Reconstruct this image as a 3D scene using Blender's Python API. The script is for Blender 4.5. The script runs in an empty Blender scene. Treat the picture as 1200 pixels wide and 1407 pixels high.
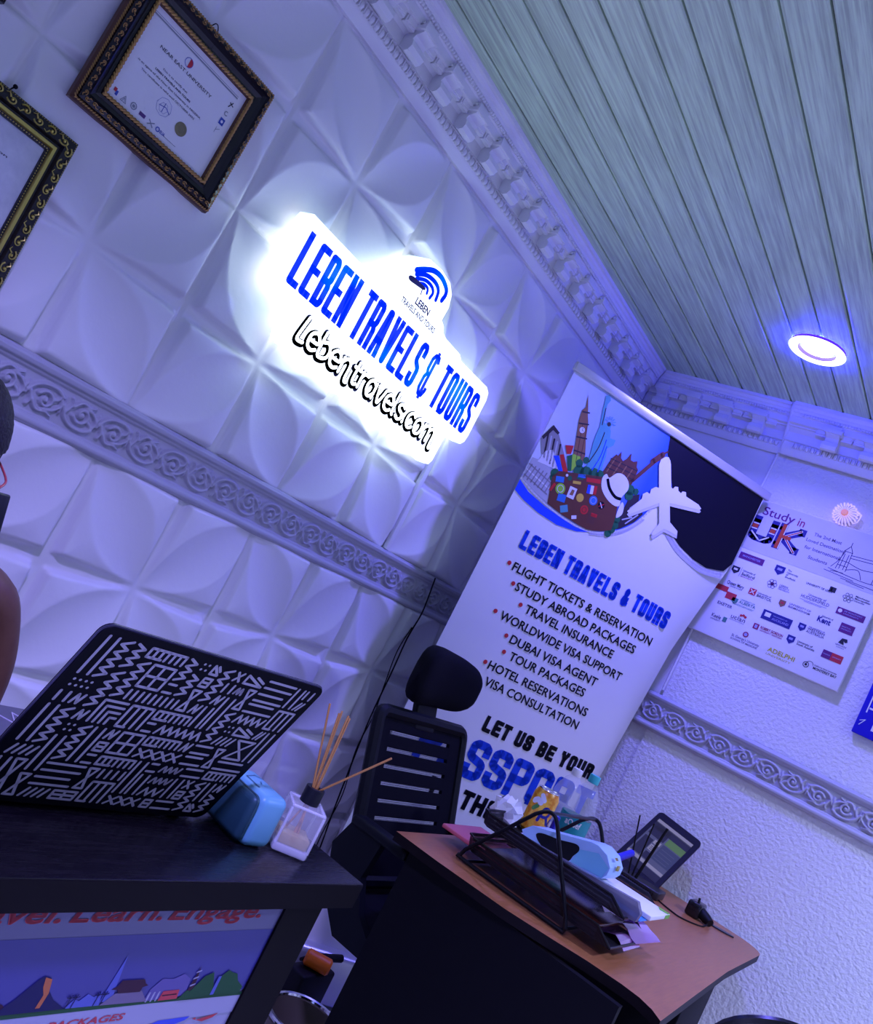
import bpy, bmesh, math, random
import numpy as np
from mathutils import Vector, Matrix
from mathutils.geometry import tessellate_polygon

# ------------------------------------------------------------------ scene, camera, light
S = bpy.context.scene
COL = S.collection
EYE = 1.25                       # camera height above the floor
cam = bpy.data.cameras.new('camera')
cam.sensor_fit = 'VERTICAL'
cam.sensor_height = 24.0
cam.lens = 24.0 * 1213.3 / 1407.0
cam.clip_start = 0.02
cam_ob = bpy.data.objects.new('camera', cam)
COL.objects.link(cam_ob)
rt = Vector((0.489117, -0.744422, 0.454532))
dn = Vector((0.333038, -0.322243, -0.886141))
fw = Vector((0.806133, 0.584803, 0.090306))
cam_ob.matrix_world = Matrix(((rt.x, -dn.x, -fw.x, 0), (rt.y, -dn.y, -fw.y, 0), (rt.z, -dn.z, -fw.z, EYE), (0, 0, 0, 1)))
S.camera = cam_ob
S.view_settings.view_transform = 'Standard'
S.view_settings.look = 'None'
S.view_settings.gamma = 1.0
S.view_settings.exposure = 0.0

world = bpy.data.worlds.new('world')
S.world = world
world.use_nodes = True
world.node_tree.nodes['Background'].inputs[0].default_value = (0.30, 0.30, 0.75, 1)
world.node_tree.nodes['Background'].inputs[1].default_value = 0.02

XW, YW, ZC = 3.19, 1.6567, 2.487       # right wall, panelled left wall, ceiling

def lamp(name, loc, size, power, color, target=None, size_y=None, spread=None):
    l = bpy.data.lights.new(name, 'AREA')
    l.shape = 'DISK' if size_y is None else 'RECTANGLE'
    l.size = size
    if size_y: l.size_y = size_y
    l.energy = power
    l.color = color
    if spread: l.spread = spread
    o = bpy.data.objects.new(name, l)
    COL.objects.link(o)
    o.location = loc
    d = (Vector(target) - Vector(loc)) if target else Vector((0, 0, -1))
    o.rotation_euler = d.to_track_quat('-Z', 'Y').to_euler()
    return o
lamp('downlight_light', (2.62, 0.884, ZC - 0.035), 0.13, 17, (0.17, 0.15, 1.0), spread=math.radians(140))
lamp('downlight_light_near', (2.3, -0.9, ZC - 0.035), 0.14, 47, (0.47, 0.51, 1.0), spread=math.radians(125))
lamp('downlight_light_rear', (0.0, 0.3, ZC - 0.035), 0.14, 56, (0.35, 0.30, 1.0), spread=math.radians(125))
lamp('rear_fill_light', (-2.3, -0.6, 1.2), 1.8, 10, (0.25, 0.35, 1.0), target=(3.0, 0.3, 1.0), size_y=1.8)  # added blue fill before the closed rear wall, no doorway there

# ------------------------------------------------------------------ materials
def mat(name, color, rough=0.5, metal=0.0, spec=0.5, emit=None, strength=0.0, alpha=1.0,
        trans=0.0, ior=1.45, bump=None, coat=0.0):
    m = bpy.data.materials.new(name)
    m.use_nodes = True
    nt = m.node_tree
    b = nt.nodes['Principled BSDF']
    b.inputs['Base Color'].default_value = (*color, 1)
    b.inputs['Roughness'].default_value = rough
    b.inputs['Metallic'].default_value = metal
    b.inputs['Specular IOR Level'].default_value = spec
    b.inputs['IOR'].default_value = ior
    b.inputs['Alpha'].default_value = alpha
    b.inputs['Transmission Weight'].default_value = trans
    b.inputs['Coat Weight'].default_value = coat
    if emit:
        b.inputs['Emission Color'].default_value = (*emit, 1)
        b.inputs['Emission Strength'].default_value = strength
    if bump:
        scale, st, dist, detail = bump
        tc = nt.nodes.new('ShaderNodeTexCoord')
        n = nt.nodes.new('ShaderNodeTexNoise')
        n.inputs['Scale'].default_value = scale
        n.inputs['Detail'].default_value = detail
        bp = nt.nodes.new('ShaderNodeBump')
        bp.inputs['Strength'].default_value = st
        bp.inputs['Distance'].default_value = dist
        nt.links.new(tc.outputs['Object'], n.inputs['Vector'])
        nt.links.new(n.outputs['Fac'], bp.inputs['Height'])
        nt.links.new(bp.outputs['Normal'], b.inputs['Normal'])
    return m

def streaks(m, c1, c2, scale=(1, 1, 1), nscale=8.0, lo=0.3, hi=0.7, detail=6, coords='Object', rough=None):
    """mottled / grained colour between c1 and c2 stretched by scale"""
    nt = m.node_tree
    b = nt.nodes['Principled BSDF']
    tc = nt.nodes.new('ShaderNodeTexCoord')
    mp = nt.nodes.new('ShaderNodeMapping')
    mp.inputs['Scale'].default_value = scale
    n = nt.nodes.new('ShaderNodeTexNoise')
    n.inputs['Scale'].default_value = nscale
    n.inputs['Detail'].default_value = detail
    n.inputs['Roughness'].default_value = 0.65
    r = nt.nodes.new('ShaderNodeValToRGB')
    r.color_ramp.elements[0].position = lo
    r.color_ramp.elements[1].position = hi
    r.color_ramp.elements[0].color = (*c1, 1)
    r.color_ramp.elements[1].color = (*c2, 1)
    nt.links.new(tc.outputs[coords], mp.inputs['Vector'])
    nt.links.new(mp.outputs['Vector'], n.inputs['Vector'])
    nt.links.new(n.outputs['Fac'], r.inputs['Fac'])
    nt.links.new(r.outputs['Color'], b.inputs['Base Color'])
    if rough:
        q = nt.nodes.new('ShaderNodeMapRange')
        q.inputs['To Min'].default_value = rough[0]
        q.inputs['To Max'].default_value = rough[1]
        nt.links.new(n.outputs['Fac'], q.inputs['Value'])
        nt.links.new(q.outputs['Result'], b.inputs['Roughness'])
    return m

def meshy(name, color, cell=420.0, hole=0.45):
    """perforated black metal / mesh: tiny procedural holes"""
    m = mat(name, color, 0.45, 0.3)
    nt = m.node_tree
    b = nt.nodes['Principled BSDF']
    tc = nt.nodes.new('ShaderNodeTexCoord')
    v = nt.nodes.new('ShaderNodeTexVoronoi')
    v.inputs['Scale'].default_value = cell
    v.inputs['Randomness'].default_value = 0.1
    c = nt.nodes.new('ShaderNodeMath')
    c.operation = 'GREATER_THAN'
    c.inputs[1].default_value = hole
    nt.links.new(tc.outputs['Object'], v.inputs['Vector'])
    nt.links.new(v.outputs['Distance'], c.inputs[0])
    nt.links.new(c.outputs[0], b.inputs['Alpha'])
    return m

PANEL = mat('panel_white', (0.80, 0.80, 0.80), 0.42, bump=(60, 0.05, 0.01, 3))
PLASTER = mat('plaster_white', (0.80, 0.80, 0.80), 0.55)
STUCCO = mat('stucco_white', (0.80, 0.80, 0.80), 0.6, bump=(85, 0.65, 0.009, 4))
SMOOTH = mat('painted_wall', (0.80, 0.80, 0.80), 0.6, bump=(40, 0.25, 0.006, 3))
RAILP = mat('rail_paint', (0.46, 0.46, 0.52), 0.5, bump=(120, 0.1, 0.003, 2))
PLANK = streaks(mat('ceiling_plank', (0.5, 0.5, 0.5), 0.35), (0.40, 0.52, 0.34), (0.64, 0.84, 0.54), (0.9, 22, 1), 5, 0.36, 0.62, 8, rough=(0.25, 0.5))
GROOVE = mat('plank_groove', (0.03, 0.02, 0.02), 0.8)
FLOORT = streaks(mat('floor_tile', (0.5, 0.5, 0.5), 0.25), (0.55, 0.56, 0.6), (0.68, 0.68, 0.7), (1, 1, 1), 3)
BLACK = mat('black', (0.004, 0.004, 0.006), 0.55, spec=0.25)
BLACKGL = mat('black_gloss', (0.008, 0.008, 0.010), 0.18)
NAVYBK = mat('ink_black', (0.010, 0.010, 0.030), 0.5)
WHITE = mat('white', (0.82, 0.82, 0.82), 0.45)
RED = mat('red', (0.62, 0.02, 0.03), 0.45)
BLUE = mat('blue', (0.010, 0.06, 0.75), 0.4)

# ------------------------------------------------------------------ mesh builder
class MB:
    def __init__(s):
        s.v = []; s.f = []; s.m = []; s.X = None
    def add(s, vs, fs, mi=0):
        o = len(s.v)
        if s.X is not None: vs = [s.X @ Vector(p) for p in vs]
        s.v += [tuple(p) for p in vs]
        s.f += [tuple(i + o for i in f) for f in fs]
        s.m += [mi] * len(fs)
        return s
    def box(s, x0, x1, y0, y1, z0, z1, mi=0):
        v = [(x, y, z) for x in (x0, x1) for y in (y0, y1) for z in (z0, z1)]
        return s.add(v, [(0, 1, 3, 2), (4, 6, 7, 5), (0, 4, 5, 1), (2, 3, 7, 6), (0, 2, 6, 4), (1, 5, 7, 3)], mi)
    def rbox(s, x0, x1, y0, y1, z0, z1, r, mi=0, seg=3, M=None):
        bm = bmesh.new()
        bmesh.ops.create_cube(bm, size=1.0)
        c = Vector(((x0 + x1) / 2, (y0 + y1) / 2, (z0 + z1) / 2))
        for v in bm.verts:
            v.co = Vector((v.co.x * (x1 - x0), v.co.y * (y1 - y0), v.co.z * (z1 - z0)))
        bmesh.ops.bevel(bm, geom=bm.edges[:], offset=r, segments=seg, profile=0.5, affect='EDGES')
        vs = [(M @ v.co if M else v.co) + c for v in bm.verts]
        bm.verts.index_update()
        fs = [tuple(v.index for v in f.verts) for f in bm.faces]
        bm.free()
        return s.add(vs, fs, mi)
    def tube(s, pts, r, n=8, closed=False, mi=0, caps=True):
        P = [Vector(p) for p in pts]
        k = len(P)
        rs = r if isinstance(r, (list, tuple)) else [r] * k
        t0 = (P[1] - P[0]).normalized()
        nrm = t0.orthogonal().normalized()
        vs = []
        for i in range(k):
            a = P[(i - 1) % k] if (closed or i > 0) else P[i]
            b = P[(i + 1) % k] if (closed or i < k - 1) else P[i]
            t = (b - a).normalized()
            nrm = (nrm - t * nrm.dot(t))
            nrm = nrm.normalized() if nrm.length > 1e-6 else t.orthogonal().normalized()
            bn = t.cross(nrm)
            for j in range(n):
                q = 2 * math.pi * j / n
                vs.append(P[i] + (nrm * math.cos(q) + bn * math.sin(q)) * rs[i])
        fs = []
        for i in range(k if closed else k - 1):
            i2 = (i + 1) % k
            for j in range(n):
                fs.append((i * n + j, i * n + (j + 1) % n, i2 * n + (j + 1) % n, i2 * n + j))
        if not closed and caps:
            fs.append(tuple(range(n - 1, -1, -1)))
            fs.append(tuple((k - 1) * n + j for j in range(n)))
        return s.add(vs, fs, mi)
    def lathe(s, prof, c=(0, 0, 0), n=24, mi=0, cap=True):
        vs = []; fs = []
        k = len(prof)
        for r, z in prof:
            for j in range(n):
                q = 2 * math.pi * j / n
                vs.append((c[0] + r * math.cos(q), c[1] + r * math.sin(q), c[2] + z))
        for i in range(k - 1):
            for j in range(n):
                fs.append((i * n + j, i * n + (j + 1) % n, (i + 1) * n + (j + 1) % n, (i + 1) * n + j))
        if cap:
            fs.append(tuple(range(n - 1, -1, -1)))
            fs.append(tuple((k - 1) * n + j for j in range(n)))
        return s.add(vs, fs, mi)
    def ball(s, c, r, n=8, m=6, mi=0, M=None):
        rx, ry, rz = r if isinstance(r, (list, tuple)) else (r, r, r)
        vs = [Vector((0, 0, rz))]
        for i in range(1, m):
            t = math.pi * i / m
            for j in range(n):
                q = 2 * math.pi * j / n
                vs.append(Vector((rx * math.sin(t) * math.cos(q), ry * math.sin(t) * math.sin(q), rz * math.cos(t))))
        vs.append(Vector((0, 0, -rz)))
        fs = [(0, 1 + j, 1 + (j + 1) % n) for j in range(n)]
        for i in range(m - 2):
            for j in range(n):
                a = 1 + i * n
                fs.append((a + j, a + n + j, a + n + (j + 1) % n, a + (j + 1) % n))
        a = 1 + (m - 2) * n
        fs += [(a + j, len(vs) - 1, a + (j + 1) % n) for j in range(n)]
        c = Vector(c)
        return s.add([(M @ v if M else v) + c for v in vs], fs, mi)
    # flat things live in the local XZ plane and face -Y
    def flat(s, poly, y=0.0, mi=0):
        tr = tessellate_polygon([[Vector((p[0], p[1], 0)) for p in poly]])
        return s.add([(p[0], y, p[1]) for p in poly], [tuple(t) for t in tr], mi)
    def rect(s, x0, x1, z0, z1, y=0.0, mi=0):
        return s.add([(x0, y, z0), (x1, y, z0), (x1, y, z1), (x0, y, z1)], [(0, 1, 2, 3)], mi)
    def disc(s, x, z, r, y=0.0, mi=0, n=24, rz=None):
        rz = rz or r
        return s.flat([(x + r * math.cos(2 * math.pi * i / n), z + rz * math.sin(2 * math.pi * i / n)) for i in range(n)], y, mi)
    def ring(s, x, z, r0, r1, y=0.0, mi=0, n=24, a0=0.0, a1=360.0):
        full = a1 - a0 >= 359.9
        k = n if full else n + 1
        vs = []
        for i in range(k):
            a = math.radians(a0 + (a1 - a0) * i / n)
            vs += [(x + r0 * math.cos(a), y, z + r0 * math.sin(a)), (x + r1 * math.cos(a), y, z + r1 * math.sin(a))]
        fs = [(2 * i, 2 * i + 1, (2 * i + 3) % (2 * k), (2 * i + 2) % (2 * k)) for i in range(n)]
        return s.add(vs, fs, mi)
    def stroke(s, pts, t, y=0.0, mi=0, rnd=True, closed=False):
        P = [Vector((p[0], p[1])) for p in pts]
        if closed: P = P + [P[0]]
        for a, b in zip(P, P[1:]):
            d = b - a
            if d.length < 1e-7: continue
            d.normalize()
            nn = Vector((-d.y, d.x)) * (t / 2)
            q = [a + nn, a - nn, b - nn, b + nn]
            s.add([(p.x, y, p.y) for p in q], [(0, 1, 2, 3)], mi)
        jo = P if rnd else P[1:-1]
        for p in jo: s.disc(p.x, p.y, t / 2, y, mi, 10)
        return s
    def prism(s, poly, y0, y1, mi=0, side=None):
        k = len(poly)
        tr = tessellate_polygon([[Vector((p[0], p[1], 0)) for p in poly]])
        vs = [(p[0], y0, p[1]) for p in poly] + [(p[0], y1, p[1]) for p in poly]
        s.add(vs, [tuple(t) for t in tr] + [tuple(i + k for i in reversed(t)) for t in tr], mi)
        s.add(vs, [(i, (i + 1) % k, (i + 1) % k + k, i + k) for i in range(k)], mi if side is None else side)
        return s
    def text(s, body, x0, z0, w=None, h=0.02, y=0.0, mi=0, bold=0.0, shear=0.0, align='L', ang=0.0):
        """text with cap height h, its left/baseline at x0,z0 and squeezed into width w"""
        vs, fs, W, H = text_mesh(body, bold, shear)
        sz = h / CAPH
        sx = sz if w is None else w / W
        off = {'L': 0, 'C': -W * sx / 2, 'R': -W * sx}[align]
        ca, sa = math.cos(ang), math.sin(ang)
        out = []
        for a, b in vs:
            px, pz = a * sx + off, b * sz
            out.append((x0 + px * ca - pz * sa, y, z0 + px * sa + pz * ca))
        return s.add(out, fs, mi)
    def block(s, body, x0, z0, w, h, t, y=0.0, mi=0, gap=None, space=0.6):
        """heavy condensed capitals drawn with strokes of thickness t"""
        gap = t * 0.45 if gap is None else gap
        wid = [BW.get(c, 1.0) for c in body]
        tot = sum(space if c == ' ' else q for c, q in zip(body, wid))
        u = (w - gap * (len(body) - 1)) / tot
        x = x0
        s_off = SX if 'SX' in globals() else 0.0
        for c, q in zip(body, wid):
            if c == ' ':
                x += space * u + gap; continue
            if c == '_':
                globals()['AX'] = x + s_off; x += q * u + gap; continue
            cw = q * u
            for st in BLK[c]:
                s.stroke([(x + t / 2 + p[0] * (cw - t), z0 + t / 2 + p[1] * (h - t)) for p in st], t, y, mi, rnd=False)
                for p in (st[0], st[-1]):
                    cx, cz = x + t / 2 + p[0] * (cw - t), z0 + t / 2 + p[1] * (h - t)
                    s.rect(cx - t / 2, cx + t / 2, cz - t / 2, cz + t / 2, y, mi)
            x += cw + gap
        return s
    def build(s, name, mats, parent=None, loc=None, rot=None, ang=35, recalc=False, struct=False):
        me = bpy.data.meshes.new(name)
        me.from_pydata(s.v, [], s.f)
        if not isinstance(mats, (list, tuple)): mats = [mats]
        for m in mats: me.materials.append(m)
        me.polygons.foreach_set('material_index', s.m)
        if recalc:
            bm = bmesh.new(); bm.from_mesh(me)
            bmesh.ops.recalc_face_normals(bm, faces=bm.faces[:])
            bm.to_mesh(me); bm.free()
        me.polygons.foreach_set('use_smooth', [True] * len(me.polygons))
        me.set_sharp_from_angle(angle=math.radians(ang))
        me.update()
        o = bpy.data.objects.new(name, me)
        COL.objects.link(o)
        if parent: o.parent = parent
        if loc: o.location = loc
        if rot: o.rotation_euler = rot
        if struct: o['kind'] = 'structure'
        return o

_tc = {}
def text_mesh(body, bold=0.0, shear=0.0):
    key = (body, bold, shear)
    if key not in _tc:
        cu = bpy.data.curves.new('lettering', 'FONT')
        cu.body = body; cu.offset = bold; cu.shear = shear; cu.resolution_u = 3; cu.size = 1.0
        ob = bpy.data.objects.new('lettering', cu)
        me = ob.to_mesh()
        vs = [(v.co.x, v.co.y) for v in me.vertices]
        fs = [tuple(p.vertices) for p in me.polygons]
        ob.to_mesh_clear()
        bpy.data.objects.remove(ob); bpy.data.curves.remove(cu)
        xs = [v[0] for v in vs] or [0, 1]
        ys = [v[1] for v in vs] or [0, 1]
        mn = min(xs)
        vs = [(a - mn, b) for a, b in vs]
        _tc[key] = (vs, fs, max(xs) - mn, max(ys))
    return _tc[key]
CAPH = 0.7
CAPH = text_mesh('H')[3]

BW = {'@': .8, 'I': 0.42, '&': 1.05, 'M': 1.3, 'W': 1.4, 'T': 0.95, '.': .4}
BLK = {
 'L': [[(0, 1), (0, 0), (1, 0)]], 'E': [[(1, 1), (0, 1), (0, 0), (1, 0)], [(0, .5), (.85, .5)]],
 'B': [[(0, 0), (0, 1), (.8, 1), (1, .93), (1, .58), (.8, .5), (1, .42), (1, .07), (.8, 0), (0, 0)], [(0, .5), (.8, .5)]],
 'N': [[(0, 0), (0, 1)], [(0, 1), (1, 0)], [(1, 0), (1, 1)]], 'T': [[(0, 1), (1, 1)], [(.5, 1), (.5, 0)]],
 'R': [[(0, 0), (0, 1), (.8, 1), (1, .93), (1, .6), (.8, .5), (0, .5)], [(.75, .5), (1, .4), (1, 0)]],
 'A': [[(0, 0), (.35, 1), (.65, 1), (1, 0)], [(.2, .3), (.8, .3)]], 'V': [[(0, 1), (.45, 0), (.55, 0), (1, 1)]],
 'S': [[(1, .80), (1, .92), (.8, 1), (.2, 1), (0, .92), (0, .62), (.15, .55), (.85, .45), (1, .38), (1, .08), (.8, 0), (.2, 0), (0, .08), (0, .20)]],
 'O': [[(.2, 0), (0, .08), (0, .92), (.2, 1), (.8, 1), (1, .92), (1, .08), (.8, 0), (.2, 0)]],
 'U': [[(0, 1), (0, .08), (.2, 0), (.8, 0), (1, .08), (1, 1)]],
 'P': [[(0, 0), (0, 1), (.8, 1), (1, .93), (1, .55), (.8, .46), (0, .46)]],
 'Y': [[(0, 1), (.5, .48), (1, 1)], [(.5, .5), (.5, 0)]], 'H': [[(0, 0), (0, 1)], [(1, 0), (1, 1)], [(0, .5), (1, .5)]],
 'W': [[(0, 1), (.2, 0), (.5, .8), (.8, 0), (1, 1)]], 'D': [[(0, 0), (0, 1), (.75, 1), (1, .88), (1, .12), (.75, 0), (0, 0)]],
 'K': [[(0, 0), (0, 1)], [(1, 1), (.1, .48), (1, 0)]], 'I': [[(.5, 0), (.5, 1)]],
 '@': [[(1, .84), (.8, .97), (.25, .97), (0, .86), (0, .62), (.2, .52), (.6, .52)], [(.2, .52), (0, .42), (0, .16), (.25, .03), (.8, .03), (1, .16), (1, .24)], [(.55, 1.08), (.55, -.08)]],
 '&': [[(1, .1), (.25, .68), (.2, .9), (.4, 1), (.65, .9), (.6, .72), (.1, .42), (0, .2), (.2, 0), (.55, 0), (.9, .42)]],
}

def thing(name, label, cat, loc=(0, 0, 0), rz=0.0, group=None, rot=None):
    o = bpy.data.objects.new(name, None)
    o.empty_display_size = 0.05
    COL.objects.link(o)
    o.location = loc
    o.rotation_euler = rot if rot else (0, 0, rz)
    return tag(o, label, cat, group)
def tag(o, label, cat, group=None):
    o['label'] = label; o['category'] = cat
    if group: o['group'] = group
    return o
def smooth_path(pts, n=8, closed=False):
    P = [Vector(p) for p in pts]
    k = len(P); out = []
    for i in range(k if closed else k - 1):
        if closed: p0, p1, p2, p3 = P[(i - 1) % k], P[i], P[(i + 1) % k], P[(i + 2) % k]
        else: p0, p1, p2, p3 = P[max(i - 1, 0)], P[i], P[i + 1], P[min(i + 2, k - 1)]
        for j in range(n):
            t = j / n
            out.append(0.5 * ((2 * p1) + (p2 - p0) * t + (2 * p0 - 5 * p1 + 4 * p2 - p3) * t * t + (3 * p1 - p0 - 3 * p2 + p3) * t ** 3))
    if not closed: out.append(P[-1])
    return out
def sp2(pts, n=6, closed=False):
    return [(p.x, p.y) for p in smooth_path([(a, b, 0) for a, b in pts], n, closed)]

# ------------------------------------------------------------------ setting: walls, ceiling, floor
def grid_mesh(name, P, mats, struct=True):
    """P: (n, m, 3) array of points -> one mesh"""
    n, m, _ = P.shape
    idx = np.arange(n * m).reshape(n, m)
    q = np.stack([idx[:-1, :-1], idx[1:, :-1], idx[1:, 1:], idx[:-1, 1:]], -1).reshape(-1, 4)
    me = bpy.data.meshes.new(name)
    me.vertices.add(n * m); me.vertices.foreach_set('co', P.reshape(-1).astype(np.float32))
    me.loops.add(q.size); me.loops.foreach_set('vertex_index', q.reshape(-1).astype(np.int32))
    me.polygons.add(len(q))
    me.polygons.foreach_set('loop_start', (np.arange(len(q)) * 4).astype(np.int32))
    me.polygons.foreach_set('use_smooth', np.ones(len(q), dtype=bool))
    me.update(calc_edges=True); me.validate()
    for mm in mats: me.materials.append(mm)
    o = bpy.data.objects.new(name, me); COL.objects.link(o)
    if struct: o['kind'] = 'structure'
    return o

def petal(x, z, ox, oz, A=0.027):
    """relief of the star panels; panel centres at ox, oz, half-metre pitch"""
    p = np.abs(((x - ox + 0.25) % 0.5) - 0.25) / 0.25          # 0 at the panel's centre, 1 at its joint
    q = np.abs(((z - oz + 0.25) % 0.5) - 0.25) / 0.25
    s = (p + q) / 2
    d = np.abs(p - q) / 2
    D = np.minimum(s, 1 - s) + 1e-6
    L = 0.21 * np.sin(np.pi * s)                                  # half width of the petal between two stars
    H = A * np.sin(np.pi * np.clip(s, 0, 1)) ** 0.8
    inside = H * (0.50 + 0.50 * np.clip(d / (L + 1e-6), 0, 1) ** 2)
    t = np.clip((d - L) / (D - L + 1e-6), 0, 1)
    outside = H + (A * 2 * D * 0.85 - H) * t
    h = np.where(d < L, inside, outside)
    # flat strips along the midlines that widen towards the middle of each side
    e1 = np.minimum(q, 1 - q); w1 = 0.055 * np.where(q < .5, p, 1 - p)
    e2 = np.minimum(p, 1 - p); w2 = 0.055 * np.where(p < .5, q, 1 - q)
    f1 = np.clip((e1 - w1) / 0.05, 0, 1); f2 = np.clip((e2 - w2) / 0.05, 0, 1)
    f = np.minimum(f1, f2)
    f = f * f * (3 - 2 * f)
    h = h * f
    # thin joint between two panels
    jx = np.minimum(1 - p, 1.0) * 0.25; jz = (1 - q) * 0.25
    h = h - 0.004 * (np.minimum(jx, jz) < 0.0016)
    return h

def panel_wall():
    xs = np.concatenate([np.arange(-1.4, XW, 0.0052), [XW]])
    zs = np.arange(0.0, 2.45, 0.0052)
    X, Z = np.meshgrid(xs, zs, indexing='ij')
    up = petal(X, Z, 0.8661, 1.5604)
    lo = petal(X, Z, 0.8598, 0.9596)
    h = np.where(Z > 1.26, up, np.where(Z > 0.2096, lo, 0.0))
    h = np.where((Z > 1.200) & (Z < 1.314), 0.0, h)
    Y = YW - h
    grid_mesh('wall_left', np.stack([X, Y, Z], -1), [PANEL])
panel_wall()

m = MB()
m.rect(-YW - 0.05, -1.04, 0, ZC, 0, 0)
m.build('wall_right_recess', SMOOTH, None, (XW + 0.008, 0, 0), (0, 0, -math.pi / 2), struct=True).name = 'wall_right'
m = MB()
m.box(-1.042, 2.4, 0, 0.03, 1.25, ZC, 0)
m.box(-1.042, 2.4, 0, 0.03, 0.0, 1.25, 1)
m.build('wall_right', [STUCCO, STUCCO], None, (XW, 0, 0), (0, 0, -math.pi / 2), struct=True)
m = MB()
m.box(-YW - 0.05, -1.042, 0, 0.03, 0.0, 1.25, 0)
m.build('wall_right', [STUCCO], None, (XW + 0.006, 0, 0), (0, 0, -math.pi / 2), struct=True)
m = MB(); m.box(-2.45, -2.4, -2.4, YW + .05, 0, ZC + .02); m.build('wall_rear', SMOOTH, struct=True)
m = MB(); m.box(-2.4, XW + .05, -2.45, -2.4, 0, ZC + .02); m.build('wall_near', SMOOTH, struct=True)
m = MB(); m.box(-2.4, -1.4, YW, YW + .03, 0, ZC); m.build('wall_left', SMOOTH, struct=True)
m = MB(); m.box(-2.4, XW + .05, -2.4, YW + .05, -0.05, 0); m.build('floor', FLOORT, struct=True)
m = MB(); m.box(-1.4, XW, YW - 0.012, YW, 0, 0.09); m.build('baseboard_left', RAILP, struct=True)

m = MB()                                                    # plank ceiling with dark open grooves
k0 = -33
for k in range(k0, 12):
    y0 = 0.6742 + 0.0945 * k + 0.0026
    y1 = y0 + 0.0945 - 0.0052
    prof = [(y0, ZC + .012), (y0, ZC + .003), (y0 + .003, ZC), (y1 - .007, ZC), (y1, ZC + .003), (y1, ZC + .012)]
    for (a, b), (c, d) in zip(prof, prof[1:]):
        m.add([(-2.4, a, b), (XW, a, b), (XW, c, d), (-2.4, c, d)], [(0, 1, 2, 3)], 0)
m.add([(-2.4, -2.45, ZC + .011), (XW, -2.45, ZC + .011), (XW, YW, ZC + .011), (-2.4, YW, ZC + .011)], [(0, 1, 2, 3)], 1)
m.build('ceiling', [PLANK, GROOVE], struct=True, ang=20)

# ------------------------------------------------------------------ cornices
PROF = [(0.0, 2.312), (.010, 2.312), (.022, 2.330), (.024, 2.334), (.026, 2.358), (.033, 2.360), (.030, 2.364), (.030, 2.394),
        (.044, 2.410), (.053, 2.411), (.053, 2.416), (.070, 2.418), (.070, 2.440), (.074, 2.443), (.076, 2.452), (.081, 2.455),
        (.083, 2.463), (.088, 2.466), (.092, 2.474), (.100, 2.476), (.100, 2.487), (0.0, 2.487)]
def cornice(name, W, s0, s1, miter0=0, miter1=0, phase=0.0, sgn=1):
    m = MB()
    vs = []
    for d, z in PROF: vs.append(W(s0 + miter0 * d, d, z))
    for d, z in PROF: vs.append(W(s1 + miter1 * d, d, z))
    k = len(PROF)
    m.add(vs, [(i, i + 1, i + 1 + k, i + k) for i in range(k - 1)])
    m.add(vs, [tuple(range(k)), tuple(range(2 * k - 1, k - 1, -1))])
    lo, hi = s0 + .02, s1 - .02
    n = int((hi - lo) / .0205)
    for i in range(n):                                      # egg strip
        s = lo + i * .0205
        lim = .04 * (1 if miter1 else 0)
        if s > hi - lim: break
        m.ball(W(s, .027, 2.346), (.0082, .0082, .0105), 8, 6)
        m.box(*[q for ab in zip(W(s + .009, .024, 2.337), W(s + .0115, .034, 2.357)) for q in sorted(ab)])
    n = int((hi - lo) / .0098)
    for i in range(n):                                      # rope beads
        s = lo + i * .0098
        if miter1 and s > hi - .075: break
        m.ball(W(s, .078, 2.4485), (.0052, .0052, .0058), 6, 4)
    s = lo + phase                                          # scrolled brackets and stepped key moulding
    while s < hi - (.08 if miter1 else .03):
        def ex(poly, a, b):
            kk = len(poly)
            v = [W(a, d, z) for d, z in poly] + [W(b, d, z) for d, z in poly]
            tr = tessellate_polygon([[Vector((p[0], p[1], 0)) for p in poly]])
            m.add(v, [tuple(t) for t in tr] + [tuple(x + kk for x in reversed(t)) for t in tr] + [(x, (x + 1) % kk, (x + 1) % kk + kk, x + kk) for x in range(kk)])
        ex([(.028, 2.366), (.045, 2.356), (.058, 2.356), (.068, 2.364), (.068, 2.378), (.061, 2.386), (.066, 2.396), (.084, 2.405), (.088, 2.412), (.088, 2.420), (.028, 2.420)], s - .023, s + .023)
        ex([(.046, 2.360), (.056, 2.350), (.068, 2.354), (.074, 2.366), (.070, 2.379), (.058, 2.384), (.048, 2.374)], s - .027, s + .027)
        ex([(.05, 2.408), (.092, 2.408), (.092, 2.421), (.05, 2.421)], s - .030, s + .030)
        for w0, dd, zz in ((.030, .078, 2.428), (.022, .083, 2.436)):
            ex([(.06, 2.418), (dd, 2.418), (dd, zz), (.06, zz)], s - w0, s + w0)
        for w0, w1, dd, zz in ((.030, .048, .062, 2.410), (.026, .052, .058, 2.404)):
            for sg in (-1, 1):
                a, b = sorted((s + sg * w0, s + sg * (w1 + .012)))
                ex([(.045, zz - .006), (dd, zz - .006), (dd, 2.418), (.045, 2.418)], a, b)
        s += .134
    return m.build(name, PLASTER, struct=True, recalc=False, ang=30)
cornice('trim_1', lambda s, d, z: (s, YW - d, z), -1.4, XW, 0, -1, phase=1.284 - (-1.38) - .134 * 19)
cornice('trim_2', lambda s, d, z: (XW + .006 - d, s, z), 1.038, YW, 0, -1, phase=.085)
cornice('trim_3', lambda s, d, z: (XW - .012 - d, s, z), -2.4, 1.030, phase=1.0 - (-2.38) - .134 * 25)
m = MB()                                                    # raw edge where the two lengths of cornice meet, seam down the wall
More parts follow.
